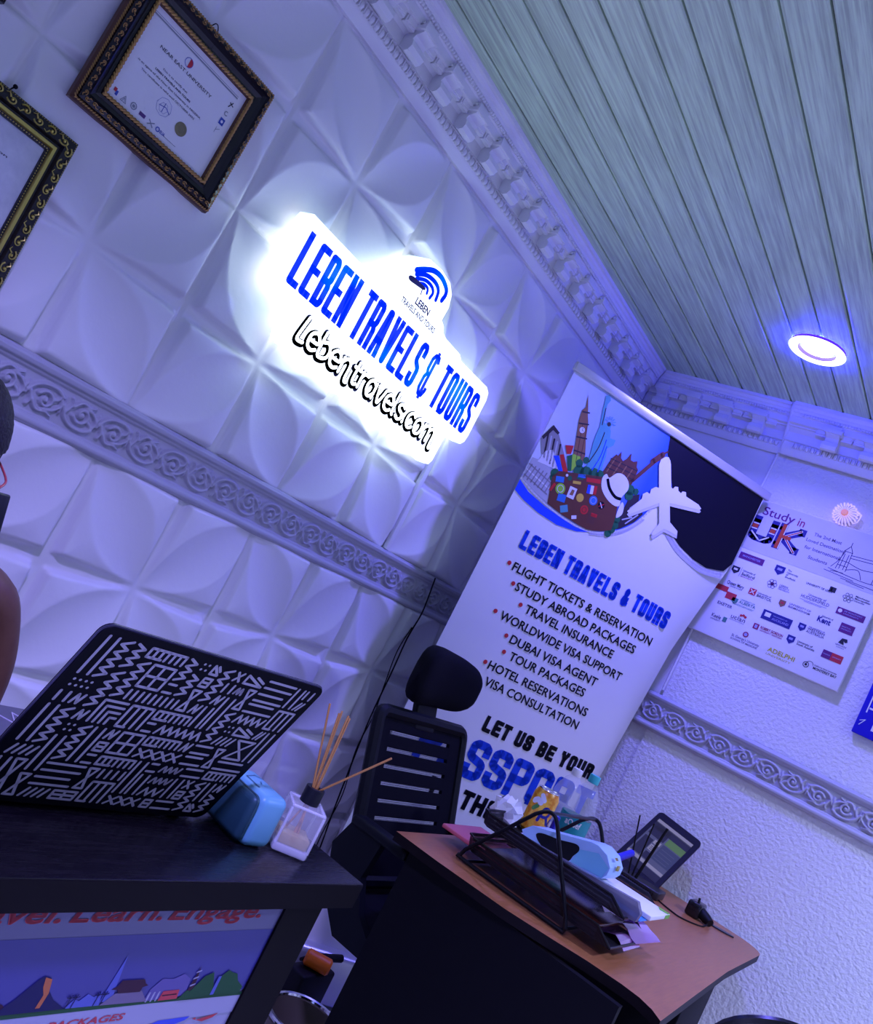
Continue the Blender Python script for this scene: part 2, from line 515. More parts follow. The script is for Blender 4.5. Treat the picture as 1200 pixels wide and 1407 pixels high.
m.tube([(XW - .004, 1.038, 2.487), (XW - .10, 1.036, 2.48), (XW - .095, 1.034, 2.46), (XW - .072, 1.034, 2.43), (XW - .04, 1.034, 2.38), (XW - .012, 1.036, 2.315)], .006, 6)
m.tube([(XW - .003, 1.040, 2.32), (XW - .003, 1.047, 2.10), (XW - .003, 1.05, 1.34)], .005, 6)
m.build('trim_4', PLASTER, struct=True)

# ------------------------------------------------------------------ chair rails with scrollwork relief
def rail_profile(v):
    """base thickness across the rail, v from the bottom 0 to the top 1"""
    pts = [(0, .002), (.02, .012), (.07, .020), (.13, .020), (.17, .013), (.20, .013), (.22, .008), (.76, .008), (.78, .013), (.82, .014), (.85, .020), (.92, .022), (.95, .014), (.98, .013), (1, .002)]
    return np.interp(v, [p[0] for p in pts], [p[1] for p in pts])
def scroll_field(U, V):
    """U along (one 0.085 motif), V across in metres from the middle; returns relief height"""
    per = .170
    u = U % per
    flip = np.where(u > per / 2, -1.0, 1.0)
    u = np.where(u > per / 2, u - per / 2, u) - per / 4
    v = V * flip
    h = np.zeros_like(u)
    def curve(pts, r0, r1, top):
        nonlocal h
        P = sp2(pts, 7)
        n = len(P)
        for i in range(n - 1):
            (ax, ay), (bx, by) = P[i], P[i + 1]
            r = r0 + (r1 - r0) * i / n
            dx, dy = bx - ax, by - ay
            L2 = dx * dx + dy * dy + 1e-12
            t = np.clip(((u - ax) * dx + (v - ay) * dy) / L2, 0, 1)
            dist = np.hypot(u - ax - t * dx, v - ay - t * dy)
            h = np.maximum(h, top * np.sqrt(np.clip(1 - (dist / r) ** 2, 0, 1)))
    sp = [(.019 * (1 - i / 16) * math.cos(i * .62 + 3.6) + .002, .003 + .019 * (1 - i / 16) * math.sin(i * .62 + 3.6)) for i in range(14)]
    curve([(-.046, .022), (-.042, .004), (-.030, -.016), (-.010, -.026), (.016, -.027), (.034, -.018)], .0035, .0055, .006)
    curve(sp, .0045, .003, .0065)
    d = np.hypot(u - .002, v - .003)
    h = np.maximum(h, .008 * np.sqrt(np.clip(1 - (d / .0062) ** 2, 0, 1)))
    curve([(-.034, -.004), (-.026, .014), (-.030, .026)], .0045, .002, .0055)
    curve([(-.022, .012), (-.008, .026), (.012, .024), (.026, .028)], .0045, .002, .006)
    curve([(.006, .020), (.022, .016), (.034, .006), (.040, -.006)], .005, .002, .006)
    curve([(.018, -.004), (.028, -.010), (.030, -.022)], .005, .002, .0055)
    curve([(.036, -.012), (.040, .010), (.046, .022)], .004, .003, .005)
    return h
def rail(name, W, s0, s1, z0, z1, struct=True):
    n = int((s1 - s0) / .0022)
    ss = np.linspace(s0, s1, n)
    vv = np.concatenate([np.linspace(0, .22, 14), np.linspace(.225, .755, 36), np.linspace(.76, 1, 16)])
    Sg, Vg = np.meshgrid(ss, vv, indexing='ij')
    per = np.linspace(0, .170, 78)[:-1]
    mid = (vv - .49) * (z1 - z0)
    PU, PV = np.meshgrid(per, mid, indexing='ij')
    F = scroll_field(PU, PV) * 1.5
    F[:, (vv < .225) | (vv > .755)] = 0
    ii = (np.round((Sg[:, 0] - s0) / .170 * 77)).astype(int) % 77
    d = rail_profile(Vg) + F[ii]
    Z = z0 + Vg * (z1 - z0)
    P = W(Sg, d, Z)
    return grid_mesh(name, np.stack(P, -1), [RAILP])
rail('trim_5', lambda s, d, z: (s, YW - .002 - d, z), -1.4, XW, 1.190, 1.3225)
rail('trim_6', lambda s, d, z: (XW - .002 - d, s, z), -2.4, YW, 1.190, 1.3225)

# ------------------------------------------------------------------ framed certificates on the panelled wall
GOLD = mat('aged_gold', (0.42, 0.24, 0.08), 0.38, 0.85)
BRASS = mat('bright_gold', (0.62, 0.50, 0.13), 0.30, 0.9)
FRAMEBK = mat('frame_black', (0.012, 0.010, 0.014), 0.22)
BROWN = mat('frame_brown', (0.10, 0.035, 0.015), 0.4)
PAPER = mat('paper', (0.86, 0.86, 0.86), 0.35)
PARCH = streaks(mat('paper_mottled', (0.6, 0.6, 0.6), 0.35), (0.50, 0.54, 0.56), (0.62, 0.66, 0.66), (1, 1, 1), 40)
INK = mat('print_ink', (0.03, 0.03, 0.05), 0.5)
GREYINK = mat('print_grey', (0.30, 0.33, 0.36), 0.5)
BLUEINK = mat('print_blue', (0.04, 0.09, 0.45), 0.5)
REDINK = mat('print_red', (0.55, 0.03, 0.05), 0.5)
SEALG = mat('seal_foil', (0.25, 0.22, 0.13), 0.35, 0.6)

def frame_sweep(m, w, h, prof, mis):
    """prof: (inset from the outer edge, height above the back); mitred around a w x h rectangle"""
    rings = []
    for a, d in prof:
        x, z = w / 2 - a, h / 2 - a
        rings.append([(-x, -d, -z), (x, -d, -z), (x, -d, z), (-x, -d, z)])
    for i in range(len(prof) - 1):
        for j in range(4):
            k = (j + 1) % 4
            m.add([rings[i][j], rings[i][k], rings[i + 1][k], rings[i + 1][j]], [(0, 1, 2, 3)], mis[i])
def around(w, h, a, step):
    """points with tangent angle along a rectangle inset by a"""
    x, z = w / 2 - a, h / 2 - a
    out = []
    for (x0, z0), (x1, z1), ang in (((-x, -z), (x, -z), 0), ((x, -z), (x, z), 90), ((x, z), (-x, z), 180), ((-x, z), (-x, -z), 270)):
        L = math.hypot(x1 - x0, z1 - z0); n = max(1, round(L / step))
        for i in range(n):
            t = (i + .5) / n
            out.append((x0 + (x1 - x0) * t, z0 + (z1 - z0) * t, math.radians(ang)))
    return out
def rope(m, w, h, a, d, step, r, skew=40, mi=0, long=1.7):
    for x, z, q in around(w, h, a, step):
        M = Matrix.Rotation(-(q + math.radians(skew)), 3, 'Y')
        m.ball((x, -d, z), (r * long, r * .7, r * .8), 6, 4, mi, M)
def curls(m, w, h, a, d, step, size, r, mi=0):
    """pairs of little gilt scrolls"""
    for n, (x, z, q) in enumerate(around(w, h, a, step)):
        c, s_ = math.cos(q), math.sin(q)
        sg = 1 if n % 2 else -1
        pts = []
        for i in range(11):
            t = i / 10
            rr = size * (1 - .75 * t)
            an = sg * (t * 5.2 + .4)
            u, v = rr * math.cos(an) * 1.25, rr * math.sin(an)
            pts.append((x + u * c - v * s_, -d, z + u * s_ + v * c))
        m.tube(pts, [r * (1 - .4 * i / 10) for i in range(11)], 5, mi=mi)
        tail = [(step * .15, -sg * size * .2), (step * .32, -sg * size * .9), (step * .55, -sg * size * .6)]
        m.tube([(x + u * c - v * s_, -d, z + u * s_ + v * c) for u, v in tail], [r, r * .8, r * .4], 5, mi=mi)
        m.ball((x, -d, z), (r * 1.7, r * 1.7, r * 1.7), 6, 4, mi)

def ornate_frame(name, label, w, h, border, loc, style, rot=(0, 0, 0)):
    t = thing(name, label, 'frame', loc, rot=rot)
    m = MB()
    b = border
    if style == 'dark':
        prof = [(0, 0), (0, .012), (b * .06, .020), (b * .14, .020), (b * .16, .026), (b * .34, .031), (b * .40, .026), (b * .52, .020), (b * .70, .017), (b * .82, .018), (b * .84, .022), (b * .97, .020), (b, .012)]
        frame_sweep(m, w, h, prof, [1, 1, 1, 0, 0, 0, 0, 0, 0, 0, 1, 1])
        m.build('moulding', [FRAMEBK, BROWN], t)
        g = MB(); rope(g, w, h, b * .09, .021, .0056, .0024); g.build('rope_trim', GOLD, t)
        g = MB(); rope(g, w, h, b * .90, .022, .0080, .0042, 30, 0, 1.8); g.build('rope_trim', GOLD, t)
        g = MB(); curls(g, w, h, b * .27, .0305, .0155, .0045, .0011)
        g.build('gilt_scrollwork', GOLD, t)
    else:
        prof = [(0, 0), (0, .016), (b * .04, .020), (b * .10, .022), (b * .50, .025), (b * .58, .018), (b * .66, .018), (b * .70, .023), (b * .82, .023), (b * .86, .017), (b * .97, .016), (b, .009)]
        frame_sweep(m, w, h, prof, [0, 0, 0, 0, 0, 0, 1, 1, 1, 0, 0])
        m.build('moulding', [FRAMEBK, BRASS if style == 'gilt' else BROWN], t)
        g = MB(); curls(g, w, h, b * .31, .0245, .026, .0085, .0017)
        rope(g, w, h, b * .08, .0215, .0045, .0011, 0, 0, 1.2)
        g.build('gilt_scrollwork', BRASS, t)
        g = MB(); rope(g, w, h, b * .92, .0175, .0052, .0014, 0, 0, 1.2)
        g.build('bead_trim', BRASS, t)
    g = MB(); g.box(-w / 2 + b * .5, w / 2 - b * .5, -.012, -.003, -h / 2 + b * .5, h / 2 - b * .5)
    g.build('certificate_paper', PAPER if style == 'dark' else PARCH, t)
    return t

# the black frame with the university certificate
CX, CZ = 0.862, 1.890
f1 = ornate_frame('framed_certificate', 'black and gilt framed university certificate with gold seal, hanging near the lit sign', .342, .290, .049,
                  (CX, 1.632, CZ), 'dark', rot=(math.radians(1.5), 0, math.radians(0)))
m = MB(); Y = -.0128
def cx(x): return x - CX
def cz(z): return z - CZ
m.text('NEAR EAST UNIVERSITY', cx(.783), cz(1.929), .134, .0062, Y, 0, .004)
m.ring(cx(.8445), cz(1.9495), .0085, .0095, Y, 1, 28)
m.flat([(cx(.8445) + .0085 * math.sin(a), cz(1.9495) + .0085 * math.cos(a)) for a in [math.pi * i / 10 for i in range(11)]][:11], Y, 2)
m.text('This is to certify that', cx(.807), cz(1.902), .064, .0036, Y, 0, .004)
m.text('LEBEN TRAVELS AND TOURS', cx(.795), cz(1.8925), .090, .0036, Y, 0, .02)
m.text('is an agent of the Near East University in NIGERIA.', cx(.760), cz(1.883), .161, .0036, Y, 0, .004)
m.text('This certificate is valid until OCTOBER 2023', cx(.773), cz(1.873), .136, .0036, Y, 0, .004)
m.rect(cx(.729), cx(.967), cz(1.969), cz(1.972), Y, 3); m.rect(cx(.729), cx(.967), cz(1.974), cz(1.975), Y, 3)
m.ring(cx(.846), cz(1.850), .017, .0175, Y, 1, 8); m.ring(cx(.846), cz(1.848), .010, .0105, Y, 1, 6)
m.stroke([(cx(.836), cz(1.848)), (cx(.850), cz(1.852)), (cx(.862), cz(1.846))], .0012, Y, 1)
m.stroke([(cx(.846), cz(1.858)), (cx(.846), cz(1.840))], .0012, Y, 1)
m.rect(cx(.872), cx(.905), cz(1.8065), cz(1.8072), Y, 0)
for i, x in enumerate((.755, .775, .796, .818, .840, .863)):
    if i == 0: m.rect(cx(x) - .005, cx(x) + .001, cz(1.808), cz(1.815), Y, 2); m.rect(cx(x), cx(x) + .005, cz(1.803), cz(1.812), Y, 1)
    elif i == 1: m.stroke([(cx(x) - .006, cz(1.803)), (cx(x), cz(1.815)), (cx(x) + .006, cz(1.803))], .001, Y, 3, closed=True); m.stroke([(cx(x) - .003, cz(1.803)), (cx(x), cz(1.811)), (cx(x) + .003, cz(1.803))], .001, Y, 3)
    elif i == 2: m.ring(cx(x), cz(1.811), .005, .007, Y, 3, 12); m.disc(cx(x), cz(1.811), .003, Y, 3)
    elif i == 3: m.rect(cx(x) - .007, cx(x) + .007, cz(1.806), cz(1.813), Y, 4)
    elif i == 4: m.stroke([(cx(x) - .006, cz(1.813)), (cx(x) + .006, cz(1.804))], .002, Y, 3); m.stroke([(cx(x) + .006, cz(1.813)), (cx(x) - .006, cz(1.804))], .002, Y, 3)
    else: m.ring(cx(x) - .006, cz(1.809), .003, .005, Y, 1, 10); m.text('EUA', cx(x), cz(1.806), .012, .006, Y, 1, .02)
for i, z in enumerate((1.951, 1.931, 1.912, 1.891)):
    x = cx(.962)
    if i == 0: m.stroke([(x - .004, cz(z) - .006), (x + .002, cz(z) + .006)], .002, Y, 0); m.stroke([(x - .004, cz(z) + .003), (x + .005, cz(z))], .002, Y, 0)
    elif i == 1: m.ring(x, cz(z), .003, .005, Y, 3, 12, 60, 330)
    elif i == 2: m.rect(x - .006, x + .006, cz(z) - .007, cz(z) + .007, Y, 1); m.disc(x, cz(z), .003, Y - .0002, 5)
    else: m.stroke([(x - .004, cz(z) - .006), (x - .004, cz(z) + .006)], .001, Y, 3); m.stroke([(x - .004, cz(z)), (x + .004, cz(z) + .006)], .001, Y, 3)
m.build('printed_text', [INK, BLUEINK, REDINK, GREYINK, mat('print_plum', (.12, .05, .2), .5), PAPER], f1)
m = MB(); m.lathe([(.0128, 0), (.0135, .0006), (.0128, .0012), (.010, .0013), (.0098, .0009), (.006, .0009), (.0055, .0014), (.0001, .0014)], n=36, cap=False)
o = m.build('gold_seal', SEALG, f1, (cx(.8965), -.0122, cz(1.841)), (math.radians(90), 0, 0)); o['label'] = 'round gold foil seal'
m = MB(); m.tube(smooth_path([(-.016, -.012, .146), (-.010, -.010, .156), (-.002, -.006, .158), (.004, -.004, .150), (.001, -.003, .146)], 4), .0011, 5)
m.build('hanging_wire', BLACK, f1, (0, 0, 0))

# second frame, cut by the left edge of the picture
f2 = ornate_frame('framed_certificate', 'black frame with raised gold scrolls around a mottled certificate, at the left edge', .370, .345, .046,
                  (.563, 1.634, 1.5145), 'gilt', rot=(math.radians(-3.0), 0, 0))
m = MB(); Y = -.0126
x0, z0 = .563, 1.5145
m.disc(.610 - x0, 1.617 - z0, .014, Y, 0, 28); m.disc(.610 - x0, 1.617 - z0, .009, Y - .0002, 3, 24)
for z, a, b in ((1.588, .46, .656), (1.580, .50, .640), (1.557, .50, .655), (1.538, .50, .659)):
    m.text('Certificate of accreditation' if z == 1.588 else ('approved member agency' if z == 1.580 else ('Leben Travels and Tours' if z > 1.55 else 'has been registered as an agent')), a - x0, z - z0, b - a, .0042, Y, 2, .004)
m.build('printed_text', [mat('print_teal', (.02, .22, .25), .5), GREYINK, INK, PARCH], f2)
m = MB(); m.lathe([(.001, 0), (.0018, .012), (.004, .0125), (.004, .015), (.001, .016)], n=10)
m.build('wall_nail', BLACK, f2, (.055, .010, .181), (math.radians(70), 0, 0))
# third frame: only its lower right corner reaches into the picture
f3 = ornate_frame('framed_certificate', 'frame in the top left corner of the picture, only its dark lower corner showing', .30, .38, .046,
                  (.384, 1.632, 1.977), 'gilt')

# ------------------------------------------------------------------ illuminated sign
SIGNW = mat('sign_acrylic', (0.9, 0.9, 0.9), 0.3, emit=(0.80, 0.90, 1.0), strength=1.9)
SIGNS = mat('sign_edge_glow', (0.85, 0.9, 0.95), 0.35, emit=(0.50, 0.80, 1.0), strength=2.6)
SIGNB = mat('sign_blue', (0.01, 0.06, 0.9), 0.35, emit=(0.0, 0.045, 1.0), strength=0.75)
nt = SIGNB.node_tree                                         # noise in the emission colour paints paler lamp spots behind the blue film
_tc1 = nt.nodes.new('ShaderNodeTexCoord'); _ns = nt.nodes.new('ShaderNodeTexNoise'); _rp = nt.nodes.new('ShaderNodeValToRGB')
_ns.inputs['Scale'].default_value = 9.0; _ns.inputs['Detail'].default_value = 0.0
_rp.color_ramp.elements[0].position = .60; _rp.color_ramp.elements[0].color = (0, .030, .95, 1)
_rp.color_ramp.elements[1].position = .82; _rp.color_ramp.elements[1].color = (0, .28, 1, 1)
nt.links.new(_tc1.outputs['Object'], _ns.inputs['Vector']); nt.links.new(_ns.outputs['Fac'], _rp.inputs['Fac'])
nt.links.new(_rp.outputs['Color'], nt.nodes['Principled BSDF'].inputs['Emission Color'])
SIGND = mat('sign_dark', (0.01, 0.015, 0.05), 0.4)
SIGNG = mat('sign_grey', (0.05, 0.06, 0.08), 0.4)
SX, SZ = 1.66, 1.78
sg = thing('lit_sign', 'glowing white cut-out sign with tall blue agency letters on the star panelled wall', 'sign', (SX, 1.612, SZ))
main = [(1.222, 1.722), (1.226, 1.708), (1.240, 1.700), (1.300, 1.698), (1.312, 1.690), (1.314, 1.640), (1.322, 1.622), (1.342, 1.614), (1.40, 1.613),
        (1.43, 1.606), (1.47, 1.612), (1.52, 1.604), (1.565, 1.598), (1.60, 1.604), (1.66, 1.598), (1.72, 1.604), (1.80, 1.598), (1.86, 1.603), (1.92, 1.597), (1.98, 1.594), (2.012, 1.592),
        (2.034, 1.598), (2.043, 1.614), (2.044, 1.690), (2.052, 1.702), (2.10, 1.704), (2.128, 1.708), (2.142, 1.722), (2.146, 1.745), (2.146, 1.868), (2.138, 1.890), (2.118, 1.900),
        (1.950, 1.900), (1.930, 1.912), (1.845, 1.915), (1.824, 1.921), (1.812, 1.935), (1.792, 1.945), (1.794, 1.985), (1.780, 2.018), (1.752, 2.038), (1.700, 2.045), (1.640, 2.040),
        (1.600, 2.020), (1.565, 1.996), (1.545, 1.975), (1.540, 1.950), (1.530, 1.934), (1.512, 1.922), (1.492, 1.902), (1.470, 1.893), (1.300, 1.896), (1.244, 1.898), (1.230, 1.890), (1.224, 1.870)]
main = [(a - SX, b - SZ) for a, b in main]
m = MB(); m.prism(main, -.030, 0.0, 0, 1)
m.build('light_box', [SIGNW, SIGNS], sg, recalc=True)
m = MB(); m.block('LEBEN TRAVELS _ TOURS', 1.259 - SX, 1.734 - SZ, .856, .132, .0172, -.0312, 0, gap=.0052, space=.5)
for st in BLK['@']: m.stroke([(AX + p[0] * .030 - SX, 1.738 + p[1] * .124 - SZ) for p in st], .0125, -.0312, 0, rnd=False)
m.build('blue_lettering', SIGNB, sg)
LOW = {'L': ([[(.22, 1.42), (.02, .25), (.12, 0), (.55, .05)]], .62), 'e': ([[(.02, .48), (.78, .52), (.68, .88), (.38, 1), (.06, .78), (0, .38), (.16, .08), (.48, 0), (.78, .16)]], .82),
       'b': ([[(0, 1.42), (0, .15), (.35, 0), (.75, .2), (.8, .65), (.5, .98), (.12, .85)]], .84), 'n': ([[(0, 0), (0, .95)], [(0, .7), (.3, 1), (.62, .92), (.72, .6), (.72, .0), (.82, -.22), (1.0, -.2)]], .88),
       't': ([[(.28, 1.3), (.26, .25), (.42, .0), (.68, .08)], [(0, .92), (.68, .92)]], .68), 'r': ([[(0, 0), (0, 1)], [(0, .65), (.2, .95), (.55, .95)]], .55),
       'a': ([[(.76, .95), (.76, 0)], [(.76, .75), (.4, 1), (.06, .78), (0, .4), (.2, .04), (.5, .02), (.76, .3)]], .82), 'v': ([[(0, 1), (.38, 0), (.76, 1)]], .78),
       'l': ([[(0, 1.42), (0, .2), (.12, 0)]], .2), 's': ([[(.62, .86), (.36, 1), (.06, .85), (.12, .6), (.55, .42), (.62, .15), (.34, 0), (.02, .12)]], .68), '.': ([[(0, .05), (.02, .06)]], .16),
       'c': ([[(.7, .84), (.4, 1), (.06, .75), (0, .4), (.16, .08), (.45, 0), (.72, .16)]], .74), 'o': ([[(.4, 1), (.06, .78), (0, .4), (.16, .08), (.4, 0), (.68, .12), (.8, .5), (.7, .86), (.4, 1)]], .84),
       'm': ([[(0, 0), (0, .95)], [(0, .7), (.32, 1), (.60, .8), (.62, 0)], [(.62, .7), (.92, 1), (1.22, .8), (1.25, .0), (1.32, -.22), (1.46, -.2)]], 1.40)}
body = 'Lebentravels.com'
tot = sum(LOW[c][1] for c in body) + .22 * (len(body) - 1)
u = (1.998 - 1.366) / tot
hgt = .043
dk, lt = MB(), MB()
x = 1.366
for c in body:
    for st in LOW[c][0]:
        P = sp2([(x + a * u - SX, 1.645 + b * hgt - SZ) for a, b in st], 6)
        dk.stroke([(a - .0018, b - .0030) for a, b in P], .0205, -.0310, 0)
        lt.stroke([(a + .0006, b + .0012) for a, b in P], .0085, -.0314, 0)
    x += (LOW[c][1] + .22) * u
dk.build('web_address_lettering', SIGND, sg)
lt.build('web_address_highlight', SIGNW, sg)
m = MB()                                                    # striped sail emblem with a small ship and two lines of lettering
Y = -.0312
for ln, w_ in (([(1.612, 1.990), (1.640, 2.009), (1.674, 2.026), (1.712, 2.029), (1.746, 2.018), (1.756, 2.004), (1.753, 1.984)], .015),
               ([(1.619, 1.982), (1.655, 2.001), (1.696, 2.006), (1.723, 1.996), (1.731, 1.972)], .0125), ([(1.627, 1.974), (1.661, 1.989), (1.692, 1.990), (1.708, 1.980), (1.706, 1.963)], .0105),
               ([(1.636, 1.966), (1.662, 1.978), (1.682, 1.977), (1.688, 1.966)], .009)):
    m.stroke([(p - SX, q - SZ) for p, q in sp2(ln, 8)], w_, Y, 0)
m.flat([(a - SX, b - SZ) for a, b in sp2([(1.598, 1.962), (1.608, 1.970), (1.640, 1.974), (1.672, 1.974), (1.672, 1.966), (1.640, 1.960), (1.608, 1.956)], 5, True)], Y - .0002, 1)
m.stroke([(1.665 - SX, 1.966 - SZ), (1.669 - SX, 1.952 - SZ)], .004, Y, 1)
m.text('LEBEN', 1.664 - SX, 1.922 - SZ, .068, .018, Y, 1, .035)
m.text('TRAVELS AND TOURS', 1.613 - SX, 1.898 - SZ, .172, .0145, Y, 2, .025)
m.build('sail_emblem', [SIGNB, SIGND, SIGNG], sg)
m = MB()
for x, z in ((1.345, 1.64), (1.62, 1.625), (1.97, 1.62), (1.28, 1.86), (2.10, 1.86)):
    m = MB(); m.tube([(x - SX, 0, z - SZ), (x - SX, .030, z - SZ)], .004, 8); m.build('wall_standoff', BLACK, sg)

m = MB(); m.rbox(-.0105, .0105, -.012, 0.002, 1.3225, 1.725, .002)
o = m.build('cable_trunking', PLASTER, None, (2.124, YW - .004, 0)); tag(o, 'narrow white cable trunking running down the star panels below the lit sign', 'cable cover')
m = MB()
P = smooth_path([(2.395, 1.62, 1.318), (2.405, 1.617, 1.25), (2.412, 1.616, 1.19), (2.42, 1.628, 1.10), (2.432, 1.63, .98), (2.440, 1.63, .82), (2.47, 1.63, .63), (2.50, 1.63, .47), (2.53, 1.632, .34), (2.54, 1.632, .20)], 6)
m.tube(P, .0026, 6)
P = smooth_path([(2.416, 1.628, 1.14), (2.405, 1.63, 1.05), (2.428, 1.63, .93), (2.452, 1.63, .82), (2.452, 1.63, .70), (2.500, 1.63, .55), (2.50, 1.632, .40), (2.52, 1.632, .22)], 6)
m.tube(P, .0018, 6)
tag(m.build('wall_cable', BLACK), 'thin black cable pair hanging down the panelled wall left of the roll-up banner', 'cable')

# ------------------------------------------------------------------ ceiling downlight
LEDW = mat('led_white', (.9, .9, .9), .4, emit=(.93, .95, 1.0), strength=6.0)
LEDR = mat('led_ring', (.8, .8, .9), .4, emit=(.75, .82, 1.0), strength=3.0)
LEDB = mat('led_blue', (.1, .05, .9), .4, emit=(.0002, .0, 1.0), strength=430.0)
dl = thing('ceiling_downlight', 'round recessed LED downlight with a glowing white rim and blue halo in the plank ceiling', 'ceiling light', (2.62, .884, ZC))
m = MB(); m.lathe([(.060, -.012), (.062, -.016), (.084, -.015), (.089, -.011), (.087, -.0085)], n=48, cap=False); m.build('glowing_rim', LEDR, dl)
m = MB(); m.lathe([(.087, -.0085), (.086, -.0002)], n=48, cap=False); m.build('blue_edge_light', LEDB, dl)
m = MB(); m.lathe([(.060, -.012), (.056, -.001)], n=48, cap=False); m.build('inner_ring', mat('violet_plastic', (.25, .15, .6), .4), dl)
m = MB(); m.lathe([(.0001, -.005), (.049, -.005), (.050, -.001)], n=48, cap=False); m.build('diffuser', LEDW, dl)

# ------------------------------------------------------------------ roll-up banner
VINYL = mat('banner_vinyl', (0.80, 0.80, 0.81), 0.42, spec=.3)
ALU = mat('aluminium', (0.62, 0.62, 0.64), 0.35, 0.6)
SKY = mat('print_sky', (0.3, 0.5, 0.9), 0.38)
_n = SKY.node_tree                                          # the printed sky runs from pale to deep blue across the sheet
_a = _n.nodes.new('ShaderNodeTexCoord'); _b = _n.nodes.new('ShaderNodeSeparateXYZ'); _c = _n.nodes.new('ShaderNodeValToRGB')
_c.color_ramp.elements[0].position = 0.0; _c.color_ramp.elements[0].color = (.66, .70, .80, 1)
_c.color_ramp.elements[1].position = 0.43; _c.color_ramp.elements[1].color = (.025, .10, .66, 1)
_e = _c.color_ramp.elements.new(.20); _e.color = (.26, .40, .84, 1)
_n.links.new(_a.outputs['Object'], _b.inputs[0]); _n.links.new(_b.outputs['X'], _c.inputs['Fac'])
_n.links.new(_c.outputs['Color'], _n.nodes['Principled BSDF'].inputs['Base Color'])
def ink(n, c): return mat('print_' + n, c, .45, spec=.22)
PM = [ink('dark_night', (.003, .002, .012)), ink('royal_blue', (.02, .08, .85)), ink('suitcase_brown', (.13, .045, .03)), ink('stone_brown', (.26, .13, .07)),
      ink('statue_green', (.10, .34, .40)), ink('leaf_green', (.02, .13, .06)), ink('lime', (.30, .60, .05)), ink('pillar_box_red', (.55, .03, .03)),
      ink('hat_white', (.72, .72, .74)), ink('bridge_brown', (.12, .045, .035)), ink('column_grey', (.28, .27, .28)), ink('pale_stone', (.45, .46, .50)),
      ink('yellow', (.65, .45, .06)), ink('deep_shadow', (.04, .03, .04)), ink('sticker_blue', (.04, .18, .50)), ink('shade_grey', (.58, .58, .62))]
NIGHT, ROY, CASE, STONE, STAT, LEAF, LIME, PRED, HAT, BRI, COLG, PALE, YEL, SHAD, STB, SHG = range(16)
bn = thing('rollup_banner', 'tall white roll-up banner listing travel services, standing across the room corner', 'banner', (2.0116, 1.2611, 0), math.radians(-32.52))
BWD = .775
def edge_x(z): return float(np.interp(z, [.05, .8, .95, 1.45, 1.65, 1.75, 2.0], [.66, .690, .704, .728, .752, .765, .768]))
xs = [i / 30 for i in range(31)]; zs = [.30 + (1.995 - .30) * i / 40 for i in range(41)]
vs = []
for z in zs:
    r = edge_x(z)
    for q in xs:
        x = q * .768
        cx_ = x if x < .62 else .62 + (x - .62) * (r - .62) / (.768 - .62)
        y = 0.0 if x < .60 else ((x - .60) / .168) ** 2 * (.768 - r) * .9
        vs.append((cx_, y, z))
m = MB(); m.add(vs, [(j * 31 + i, j * 31 + i + 1, (j + 1) * 31 + i + 1, (j + 1) * 31 + i) for j in range(40) for i in range(30)])
m.build('sheet', VINYL, bn, ang=80)
m = MB(); m.rbox(-.006, .782, -.009, .009, 1.985, 2.012, .004)
m.build('top_rail', ALU, bn)
m = MB(); m.rbox(-.02, .80, -.040, .040, .187, .321, .015); m.build('base_housing', ALU, bn)
for s_ in (.06, .70):
    m = MB(); m.rbox(s_ - .02, s_ + .02, -.13, .13, .1820, .1870, .002); m.build('foot', ALU, bn)
m = MB(); m.tube([(.385, .03, .20), (.385, .028, 2.0)], .006, 8); m.build('support_pole', ALU, bn)

m = MB(); Y = -.0012
arcw = [(0.0, 1.652), (.025, 1.644), (.052, 1.637), (.103, 1.627), (.164, 1.620), (.218, 1.619), (.272, 1.626), (.31, 1.642), (.354, 1.671), (.387, 1.708), (.406, 1.745), (.416, 1.79)]
m.flat(arcw + [(.44, 1.83), (.45, 1.86), (.40, 1.92), (.384, 1.937), (.366, 1.986), (0.0, 1.986)], Y, 16)
m.flat([(.366, 1.986), (.384, 1.936), (.4, 1.918), (.448, 1.856), (.462, 1.80), (.497, 1.765), (.517, 1.741), (.563, 1.722), (.627, 1.709), (.683, 1.708), (.746, 1.727), (.764, 1.760), (.764, 1.986)], Y, NIGHT)
m.flat([(0.0, 1.648), (.04, 1.630), (.103, 1.619), (.162, 1.6145), (.221, 1.6125), (.264, 1.619), (.228, 1.603), (.164, 1.591), (.094, 1.594), (.037, 1.604), (.0, 1.616)], Y - .0003, ROY)
m.stroke(sp2([(.0, 1.654), (.052, 1.636), (.103, 1.6255), (.164, 1.618), (.218, 1.617), (.272, 1.624), (.31, 1.640), (.354, 1.669), (.387, 1.706), (.410, 1.75), (.43, 1.80)], 5), .006, Y - .0006, HAT, rnd=False)
m.stroke(sp2([(.27, 1.617), (.31, 1.632), (.354, 1.660), (.387, 1.695), (.412, 1.735)], 5), .006, Y - .0003, SHG, rnd=False)
m.stroke(sp2([(.495, 1.745), (.515, 1.733), (.563, 1.712), (.627, 1.700), (.683, 1.699), (.750, 1.717)], 5), .013, Y - .0006, HAT, rnd=False)
m.stroke(sp2([(.495, 1.735), (.515, 1.724), (.563, 1.703), (.627, 1.691), (.683, 1.690), (.745, 1.706)], 5), .005, Y - .0003, SHG, rnd=False)
m.build('printed_sky_panels', PM + [SKY], bn)

